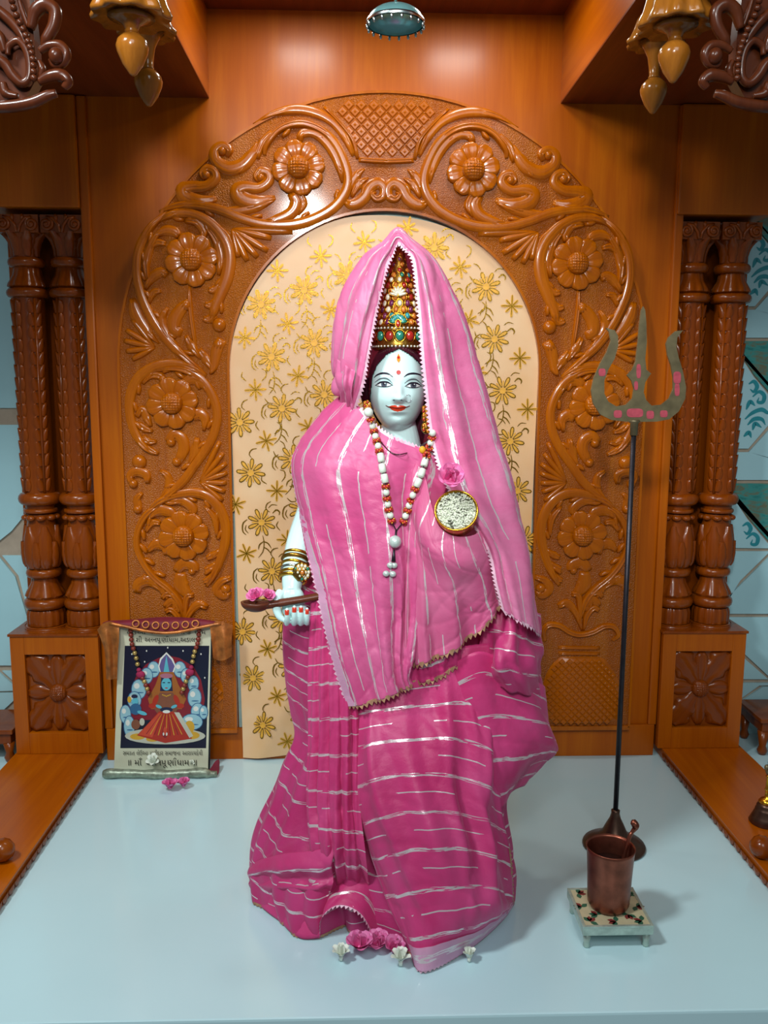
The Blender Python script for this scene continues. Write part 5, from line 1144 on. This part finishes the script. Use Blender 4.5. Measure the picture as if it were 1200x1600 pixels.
lace('panel_lace', FP[-1], FP[-6], .0085, lace_m, st); lace('panel_lace', FP[60:, -1], FP[60:, -6], .0085, lace_d, st)
drape('pleats', [[(486,930,-.655),(506,928,-.670),(530,926,-.680),(556,924,-.682)], [(482,1050,-.668),(506,1048,-.688),(532,1046,-.698),(558,1044,-.695)], [(482,1150,-.676),(508,1150,-.702),(535,1150,-.716),(560,1148,-.712)], [(478,1250,-.700),(506,1252,-.728),(535,1255,-.742),(562,1258,-.738)], [(484,1330,-.724),(510,1336,-.752),(538,1342,-.764),(572,1346,-.758)], [(494,1392,-.690),(516,1404,-.705),(544,1410,-.712),(584,1418,-.715)]], 110, 90, S_H, lambda s, t: (.011*np.abs(np.sin(PI*(4.5*s+.15*np.sin(4*t))))**.6-.004)*np.clip((1-t)*6, .3, 1)*np.clip(.35+t*1.5, 0, 1)*np.clip(s*9, 0, 1)+.002*np.sin(40*s+6*t), .0012)
drape('hip_flare', [[(690,1050,-.690),(750,1018,-.712),(815,1050,-.675),(846,1075,-.61),(838,1090,-.53)], [(700,1120,-.700),(762,1100,-.722),(825,1110,-.682),(858,1125,-.61),(846,1135,-.53)], [(715,1185,-.712),(772,1172,-.732),(832,1164,-.690),(876,1170,-.62),(850,1176,-.54)], [(738,1235,-.722),(775,1222,-.728),(815,1208,-.690),(851,1194,-.63),(832,1198,-.55)], [(768,1278,-.716),(782,1260,-.712),(800,1244,-.680),(818,1226,-.64),(806,1228,-.57)]], 50, 60, S_H, lambda s, t: .006*np.sin(11*s+5*t)*np.sin(PI*s)+.004*np.sin(19*s-9*t)*np.sin(PI*s)*(1-t))
drape('hem_tuck', [[(392,1350,-.625),(430,1336,-.690),(480,1330,-.735),(525,1322,-.755)], [(388,1364,-.640),(430,1358,-.712),(480,1357,-.755),(518,1352,-.768)], [(391,1374,-.632),(438,1372,-.704),(488,1374,-.748),(520,1368,-.758)], [(388,1382,-.642),(438,1386,-.716),(488,1390,-.760),(520,1382,-.766)], [(392,1392,-.632),(436,1400,-.702),(486,1404,-.742),(515,1398,-.752)], [(400,1408,'F'),(436,1440,'F'),(470,1466,'F'),(500,1465,'F')]], 40, 50, S_H, lambda s, t: .002*np.sin(15*s+6*t))
LP, o = drape('hem_loop', [[(515,1440,-.715),(522,1385,-.725),(546,1368,-.735),(578,1375,-.74),(604,1420,-.74)], [(506,1455,-.745),(510,1408,-.752),(538,1392,-.76),(572,1402,-.765),(596,1445,-.765)], [(500,1464,'F'),(503,1432,-.778),(530,1414,-.780),(564,1428,-.788),(588,1470,'F')]], 46, 24, S_H); lace('loop_lace', LP[-1], LP[-4], .008, lace_m, st)
# front drape over the right shoulder
FD, o = drape('shoulder_drape', [
 [(562,612,-.49),(540,612,-.575),(557,630,-.62),(580,658,-.648),(612,682,-.662),(650,697,-.662),(692,722,-.655)], [(520,655,-.47),(492,655,-.555),(522,668,-.628),(562,690,-.658),(606,706,-.672),(652,718,-.672),(702,748,-.662)],
 [(490,715,-.47),(454,716,-.55),(492,724,-.638),(546,740,-.678),(600,750,-.692),(646,757,-.687),(692,782,-.672)], [(490,800,-.52),(467,798,-.60),(505,805,-.658),(556,811,-.692),(606,816,-.702),(641,822,-.697),(674,842,-.692)],
 [(495,870,-.60),(481,869,-.650),(520,875,-.678),(566,880,-.702),(611,885,-.712),(641,891,-.707),(667,902,-.702)], [(507,940,-.64),(496,940,-.677),(534,945,-.694),(576,950,-.712),(613,955,-.717),(639,961,-.712),(662,966,-.71)],
 [(522,1010,-.66),(514,1010,-.694),(548,1014,-.712),(586,1016,-.729),(613,1019,-.734),(633,1023,-.729),(652,1023,-.722)], [(536,1068,-.67),(531,1069,-.706),(562,1068,-.722),(593,1063,-.734),(616,1059,-.738),(631,1057,-.733),(642,1051,-.726)],
 [(544,1102,-.69),(541,1104,-.712),(571,1100,-.727),(601,1091,-.737),(623,1081,-.740),(637,1075,-.735),(647,1069,-.728)]], 110, 120, S_V,
 lambda s, t: .0045*np.sin(21*s+2.2*t)*np.clip(t*2.5, .25, 1)*np.clip((s-.12)*8, 0, 1)+.003*np.sin(39*s-4*t)*np.clip((s-.15)*8, 0, 1)*np.clip(t*2, .3, 1)+.002*np.sin(16*t+8*s)+.004*np.sin(60*s)*np.exp(-((s-.8)/.15)**2)*t)
j1 = int(110/6)
lace('drape_lace', FD[28:, j1], FD[28:, j1+6], .0095, lace_m, st); lace('drape_lace', FD[-1, j1:], FD[-6, j1:], .0095, lace_d, st); lace('neck_lace', FD[0, 42:100], FD[4, 42:100], .007, lace_m, st)
V = []; E0, E1 = FD[26:, j1], FD[26:, j1+7]
dirs = E0-E1; dirs /= np.linalg.norm(dirs, axis=1)[:, None]; wb = .020
mk('pale_border', np.concatenate([E0+dirs*.0004+np.array([0, -.0022, 0]), E0-dirs*wb+np.array([0, -.0026, 0])]), [(i, i+1, len(E0)+i+1, len(E0)+i) for i in range(len(E0)-1)], BORD, st, uvs=np.concatenate([np.stack([np.zeros(len(E0)), np.linspace(0, .5, len(E0))], 1), np.stack([np.full(len(E0), .01), np.linspace(0, .5, len(E0))], 1)]))
# cloth wrapped round the bowl and fanning out below it
BW, o = drape('bowl_wrap', [[(650,722,-.672),(664,745,-.698),(674,788,-.718),(688,824,-.730),(714,838,-.732),(744,834,-.722),(762,812,-.69)], [(642,752,-.680),(648,792,-.702),(658,835,-.726),(684,864,-.745),(722,877,-.745),(758,864,-.724),(776,846,-.69)], [(638,828,-.692),(646,860,-.706),(667,892,-.722),(700,910,-.732),(736,911,-.727),(768,897,-.708),(782,880,-.685)],
 [(635,908,-.702),(647,932,-.712),(672,951,-.722),(706,956,-.727),(743,946,-.717),(775,926,-.702),(788,912,-.68)], [(634,978,-.712),(648,990,-.718),(676,1000,-.722),(711,996,-.722),(749,971,-.712),(781,944,-.702),(790,932,-.68)], [(633,1041,-.717),(652,1039,-.722),(679,1029,-.724),(713,1013,-.722),(751,983,-.712),(782,952,-.702),(791,942,-.68)]], 80, 90, S_B,
 lambda s, t: .0065*np.sin(27*s+1.5*t)*np.clip((t-.25)*1.6, 0, 1)+.003*np.sin(51*s)*np.clip((t-.35)*1.6, 0, 1)+.0015*np.sin(14*t-5*s)*np.exp(-((t-.15)/.15)**2))
lace('wrap_lace', BW[-1], BW[-6], .010, lace_d, st)
UL, o = drape('under_layer', [[(636,1030,-.706),(662,1036,-.712),(690,1026,-.712),(722,1004,-.705)], [(638,1066,-.706),(666,1066,-.712),(692,1056,-.712),(722,1034,-.702)]], 30, 12, S_D, SN(.003, 30)); lace('wrap_lace', UL[-1], UL[-4], .009, lace_d, st)
drape('bunched_fold', [[(766,915,-.64),(796,925,-.66),(824,940,-.65),(842,958,-.60),(836,960,-.53)], [(756,985,-.665),(788,988,-.698),(822,998,-.685),(845,1010,-.62),(838,1012,-.52)], [(748,1030,-.672),(784,1040,-.728),(820,1046,-.712),(846,1050,-.62),(838,1054,-.52)], [(752,1062,-.664),(788,1078,-.704),(822,1086,-.69),(847,1090,-.61),(838,1094,-.52)]], 50, 40, S_D, lambda s, t: .006*np.sin(17*s+6*t)*np.sin(PI*t)+.003*np.sin(33*s-9*t))
# veil over the crown
VL = [[(553,645,-.625),(541,618,-.622),(529,603,-.565),(560,620,-.48),(625,640,-.42)], [(567,602,-.648),(546,586,-.645),(519,576,-.58),(558,580,-.46),(625,590,-.41)], [(577,545,-.650),(555,522,-.650),(523,512,-.58),(562,520,-.45),(625,525,-.41)], [(589,482,-.640),(570,466,-.645),(539,450,-.58),(577,460,-.465),(625,465,-.43)], [(602,425,-.625),(588,412,-.628),(567,404,-.572),(592,412,-.49),(625,415,-.46)],
      [(612,400,-.616),(604,388,-.616),(597,379,-.572),(606,392,-.50),(624,400,-.475)],
      [(621,381,-.606),(621,365,-.602),(621,357,-.572),(621,372,-.515),(623,385,-.49)], [(633,390,-.614),(642,382,-.614),(646,375,-.572),(637,392,-.50),(626,400,-.475)], [(645,406,-.622),(662,405,-.624),(680,409,-.572),(652,416,-.49),(627,416,-.46)], [(651,450,-.634),(677,454,-.645),(709,458,-.585),(672,462,-.465),(628,466,-.43)], [(657,522,-.648),(692,522,-.660),(738,532,-.59),(692,524,-.455),(628,526,-.41)], [(664,602,-.655),(706,602,-.672),(760,612,-.595),(702,602,-.445),(628,602,-.405)],
      [(676,690,-.662),(726,690,-.686),(785,692,-.605),(722,690,-.435),(630,690,-.40)], [(700,762,-.70),(748,770,-.712),(810,772,-.615),(742,770,-.43),(632,770,-.395)], [(758,850,-.715),(788,856,-.715),(830,862,-.625),(762,860,-.43),(635,860,-.395)], [(775,915,-.722),(803,925,-.722),(838,938,-.650),(768,930,-.43),(635,930,-.395)], [(786,955,-.722),(812,972,-.724),(842,992,-.665),(772,1004,-.43),(635,1000,-.395)]]
VE, o = drape('veil', VL, 90, 230, S_VEIL, lambda s, t: (.0050*np.sin(23*s+2*np.sin(7*t))*np.clip(np.abs(t-.38)*4, .10, 1)+.0025*np.sin(41*s+5*t))*np.clip(s*6, .1, 1)*np.clip((1-s)*6, 0, 1)+.0008*np.sin(60*t+9*s))
lace('veil_lace', VE[-1, :46], VE[-5, :46], .009, lace_m, st)
lace('veil_lace', VE[:, 0], VE[:, 5], .0075, lace_m, st)
kn = P(533, 600, -.60); g = G(); g.ball(kn, (.017, .020, .024), 20, 14, Matrix.Rotation(.5, 3, 'Y')); kob = g.build('gathered_knot', S_VEIL, st)
drape('gathered_fold', [[(527,560,-.615),(540,570,-.648),(556,580,-.655)], [(524,590,-.62),(537,598,-.652),(550,606,-.655)], [(531,610,-.615),(540,616,-.640),(551,622,-.642)], [(532,630,-.585),(543,634,-.610),(556,640,-.625)]], 20, 30, S_VEIL, SN(.003, 14))

# --- jewellery: drapery surfaces give the depth of each bead
tV, tF = [], []
for S in grids:
    b = len(tV); tV += [tuple(p) for p in S.reshape(-1, 3)]; tF += [tuple(i+b for i in f) for f in grid_faces(*S.shape[:2])]
dr_bvh = BVHTree.FromPolygons(tV, tF)
def on_cloth(u, v, lift):
    d = Vector(CM @ np.array([(u-600)/F, -(v-800)/F, 1.0])).normalized(); h = dr_bvh.ray_cast(Vector(CP), d); h2 = body_bvh.ray_cast(Vector(CP), d)
    c = [q[3] for q in (h, h2) if q[0] is not None]; return Vector(CP)+d*(min(c)-lift) if c and min(c) < 1.75 else Vector(P(u, v, -.655-lift))
nl = thing('bead_necklace', 'long necklace of white and red-gold beads with round silver pendant on the statue', 'necklace', tuple(on_cloth(617, 900, .006)))
BX = lambda X, Y: (540+X/4.615, 620+Y/4.615)
white_b, redb = plain('ivory_bead', '#d5e0d2', .25, noise=.05), plain('red_bead', '#b03020', .25)
wsm, wcy = G().ball((0, 0, 0), (.0062, .0062, .0066), 12, 8), G().lathe([(.003, -.0085), (.0062, -.0075), (.0066, 0), (.0062, .0075), (.003, .0085)], (0, 0), 12)
def asmesh(g, nm, mats): 
    me = bpy.data.meshes.new(nm); me.from_pydata(g.v, [], g.f); [me.materials.append(m_) for m_ in mats]; me.polygons.foreach_set('use_smooth', [True]*len(me.polygons)); me.polygons.foreach_set('material_index', g.m); return me
g = G()
for k in range(6): a = k*PI/3; g.mi = 0; g.ball((.0048*math.cos(a), .0048*math.sin(a), 0), .0034, 8, 6); g.mi = 1; g.ball((.0062*math.cos(a+.5), .0062*math.sin(a+.5), .0030 if k % 2 else -.0030), .0019, 6, 5)
B_W, B_C, B_R = asmesh(wsm, 'bead', [white_b]), asmesh(wcy, 'bead', [white_b]), asmesh(g, 'bead', [redb, M['gold']])
Lst = [(165,112,'w'),(182,165,'r'),(195,212,'w'),(205,247,'r'),(215,285,'w'),(225,320,'r'),(235,355,'w'),(243,392,'r'),(255,440,'c'),(265,515,'c'),(282,590,'c'),(290,648,'r'),(293,690,'w'),(298,735,'r'),(305,775,'w'),(312,815,'r'),(322,855,'w'),(332,895,'r')]
Rst = [(628,262,'w'),(622,297,'r'),(613,333,'w'),(603,365,'r'),(596,385,'w'),(585,422,'r'),(570,475,'c'),(548,550,'c'),(522,620,'c'),(500,668,'r'),(485,710,'w'),(470,748,'r'),(458,785,'w'),(446,822,'r'),(433,860,'w'),(415,902,'r')]
for strand in (Lst, Rst):
    ps = [on_cloth(*BX(X, Y), .007) for X, Y, k_ in strand]
    for i, (X, Y, k_) in enumerate(strand):
        d = (ps[min(i+1, len(ps)-1)]-ps[max(i-1, 0)]).normalized(); o = inst('bead', {'w': B_W, 'c': B_C, 'r': B_R}[k_], nl, ps[i], scale=(1.0,)*3); o.rotation_mode = 'QUATERNION'; o.rotation_quaternion = Vector((0, 0, -1)).rotation_difference(d)
        if i == 0 and strand is Lst: o.scale = (1.35,)*3
    end = on_cloth(*BX(365, 965), .006); G().tube(cr(ps+[end], 60), .0011, 5).build('cord', M['black'], nl)
M['pearl'] = plain('pearl_silver', '#c3d2cc', .3, .25, .12, 150, bump=.4)
bp = on_cloth(*BX(357, 1045), .010); G().ball(bp, .0112, 20, 14).build('pendant_ball', M['pearl'], nl)
s1_, s2_ = on_cloth(*BX(349, 1100), .007), on_cloth(*BX(345, 1190), .007); G().tube([end, bp], .002, 8).build('pendant_link', M['iron'], nl); G().tube([s1_, (s1_*.5+s2_*.5), s2_], [.0018, .0028, .004], 10).build('pendant_stem', M['iron'], nl)
for X, Y in ((322, 1215), (350, 1215), (292, 1275), (340, 1278)): G().ball(on_cloth(*BX(X, Y), .006), (.0062, .005, .0055), 10, 8).build('shell_drop', M['pearl'], nl)
c = cr([on_cloth(u, v, .003) for u, v in ((583, 672), (598, 694), (615, 709), (635, 708), (655, 698), (676, 684))], 30); G().tube(c, .0011, 6).build('dark_thread', M['hair'], st)
G().ball(on_cloth(660, 703, .004), (.006, .005, .007), 10, 8).build('yellow_flower_bead', plain('yellow_petals', '#d9a21c', .5), st)
for pts, nm in ((((665, 640, .009), (666, 652, .011), (666, 668, .012)), 'earring'), (((573, 632, .008), (575, 638, .006)), 'earring')):
    g = G()
    for u, v, r in pts: q = P(u, v, -.632); g.ball(q, (r*.8, r*.6, r), 12, 8)
    eo = g.build(nm, gold_c, st)
    for u, v, r in pts:
        for k in range(5): q = P(u, v, -.632); inst('gem', GM[(5, 0)[k % 2]], eo, (q[0]+r*.55*math.cos(k*1.26), q[1]-r*.5, q[2]+r*.55*math.sin(k*1.26)), scale=(.5, .6, .5))
ax = Vector(P(456, 912, -.633))-Vector(P(465, 866, -.595)); L_ = ax.length; ax.normalize(); o0 = Vector(P(465, 866, -.595))
for s, r, m_, th_ in ((.06, .0245, M['gold'], .0032), (.22, .0255, gold_c, .0042), (.40, .0245, M['gold'], .0030), (.56, .0240, M['silver'], .0028), (.70, .0240, M['gold'], .0030), (.84, .0245, M['gold'], .0034)):
    q = Vector((0, 0, 1)).rotation_difference(ax); ring = [q @ Vector((r*math.cos(t), r*math.sin(t), 0))+o0+ax*(L_*s) for t in np.linspace(0, 2*PI, 33)]
    G().tube(ring, th_, 8, False).build('bracelet', m_, st)
bc = Vector(P(472, 893, -.644)); g = G(); g.lathe([(.018, 0), (.0185, .002), (.015, .005), (.006, .008), (.001, .009)], (0, 0), 24, lambda t, i: 1+.06*math.cos(10*t), axis=(.25, -.95, .1), org=bc); bo = g.build('bracelet_rosette', gold_c, st)
for k in range(12): a = k*PI/6; inst('gem', GM[(2, 1, 2, 2)[k % 4]], bo, bc+Vector((.0125*math.cos(a), -.0055, .0125*math.sin(a))), scale=(.62,)*3)
for k in range(6): a = k*PI/3; inst('gem', GM[2], bo, bc+Vector((.0072*math.cos(a), -.0075, .0072*math.sin(a))), scale=(.5,)*3)
inst('gem', GM[5], bo, bc+Vector((.001, -.0095, 0)), scale=(.8,)*3)

# --- things she holds
ld = thing('ladle', 'brown wooden ladle held level in the statue\'s hand', 'ladle', tuple(P(430, 950, -.666)))
lm = wood('ladle_wood', '#4e2417', '#5e2d1c', '#6e3924', .35, .1, 0)
c = cr([P(400, 946, -.668), P(425, 944, -.668), P(450, 940, -.667), P(475, 936, -.666), P(502, 931, -.664)], 24); G().tube(c, list(np.interp(np.linspace(0, 1, 24), [0, .3, 1], [.0115, .0095, .0085])), 12, True, .8).build('handle', lm, ld)
lc = Vector(P(400, 942, -.668)); g = G(); Rx, Ry, Rz = .028, .021, .019; prof = []
V, Fc = [], []; n, m = 28, 8
for sgn, sc in ((1, 1.0), (-1, .84)):
    for i in range(m):
        a = PI/2*i/(m-1)
        for k in range(n): t = 2*PI*k/n; V.append((lc.x+Rx*sc*math.cos(t)*math.sin(a), lc.y+Ry*sc*math.sin(t)*math.sin(a), lc.z+.002-Rz*sc*math.cos(a)))
for h_ in (0, 1):
    b = h_*m*n; Fc += [tuple((b+i*n+k, b+i*n+(k+1) % n, b+(i+1)*n+(k+1) % n, b+(i+1)*n+k)[::(1 if h_ == 0 else -1)]) for i in range(m-1) for k in range(n)]
Fc += [((m-1)*n+k, (m-1)*n+(k+1) % n, (2*m-1)*n+(k+1) % n, (2*m-1)*n+k) for k in range(n)]
mk('bowl', V, Fc, lm, ld)
flower('pink', tuple(P(402, 938, -.670)), 'pink flower lying in the bowl of the wooden ladle, left one', 1.05, (.5, -.2), 'flowers in the ladle')
flower('pink', tuple(P(417, 937, -.672)), 'pink flower lying on the ladle nearest the wrist', .9, (.6, .3), 'flowers in the ladle')
nrm = Vector((-.12, -.86, .50)).normalized(); bc = Vector(P(713, 798, -.737))
bowl = thing('gold_bowl', 'gold bowl of white grains tilted forward in the statue\'s arm', 'bowl', tuple(bc-nrm*.05))
Rb = .0365
g = G(); g.lathe([(Rb*.45, -.060), (Rb*.8, -.055), (Rb*.97, -.035), (Rb, -.010), (Rb*1.02, -.002), (Rb*1.05, .001), (Rb*1.02, .004), (Rb*.95, .002), (Rb*.93, -.010), (Rb*.85, -.030), (.002, -.034)], (0, 0), 40, close=False, axis=nrm, org=bc); g.build('body', M['gold'], bowl)
q = Vector((0, 0, 1)).rotation_difference(nrm); V, Fc = [], []
for i in range(9):
    for k in range(32): t = 2*PI*k/32; r = Rb*.93*i/8; V.append(q @ Vector((r*math.cos(t), r*math.sin(t), .003*(1-(i/8)**2)-.001+random.uniform(-.0012, .0012)))+bc)
mk('grain_bed', V, [(i*32+k, i*32+(k+1) % 32, (i+1)*32+(k+1) % 32, (i+1)*32+k) for i in range(8) for k in range(32)], plain('grain_bed_white', '#b9c0a8', .6, noise=.2, scale=200), bowl)
g = G()
for k in range(420):
    r = Rb*.9*math.sqrt(random.random()); t = random.uniform(0, 2*PI); g.mi = 0 if random.random() < .8 else 1
    rot = q.to_matrix() @ Matrix.Rotation(random.uniform(0, PI), 3, 'Z') @ Matrix.Rotation(random.uniform(-.5, .5), 3, 'X')
    g.ball(q @ Vector((r*math.cos(t), r*math.sin(t), .0028*(1-(r/Rb)**2)+.0008))+bc, (.0011, .0034, .0011), 6, 4, rot)
go = g.build('grains', [plain('rice_white', '#d8dcc8', .5, noise=.05), plain('dark_seed', '#4c4a3c', .6)], bowl); go['kind'] = 'stuff'
flower('pink', tuple(P(703, 752, -.735)), 'large pink flower resting above the gold bowl', 1.6, (1.0, 0), 'flowers on the statue')
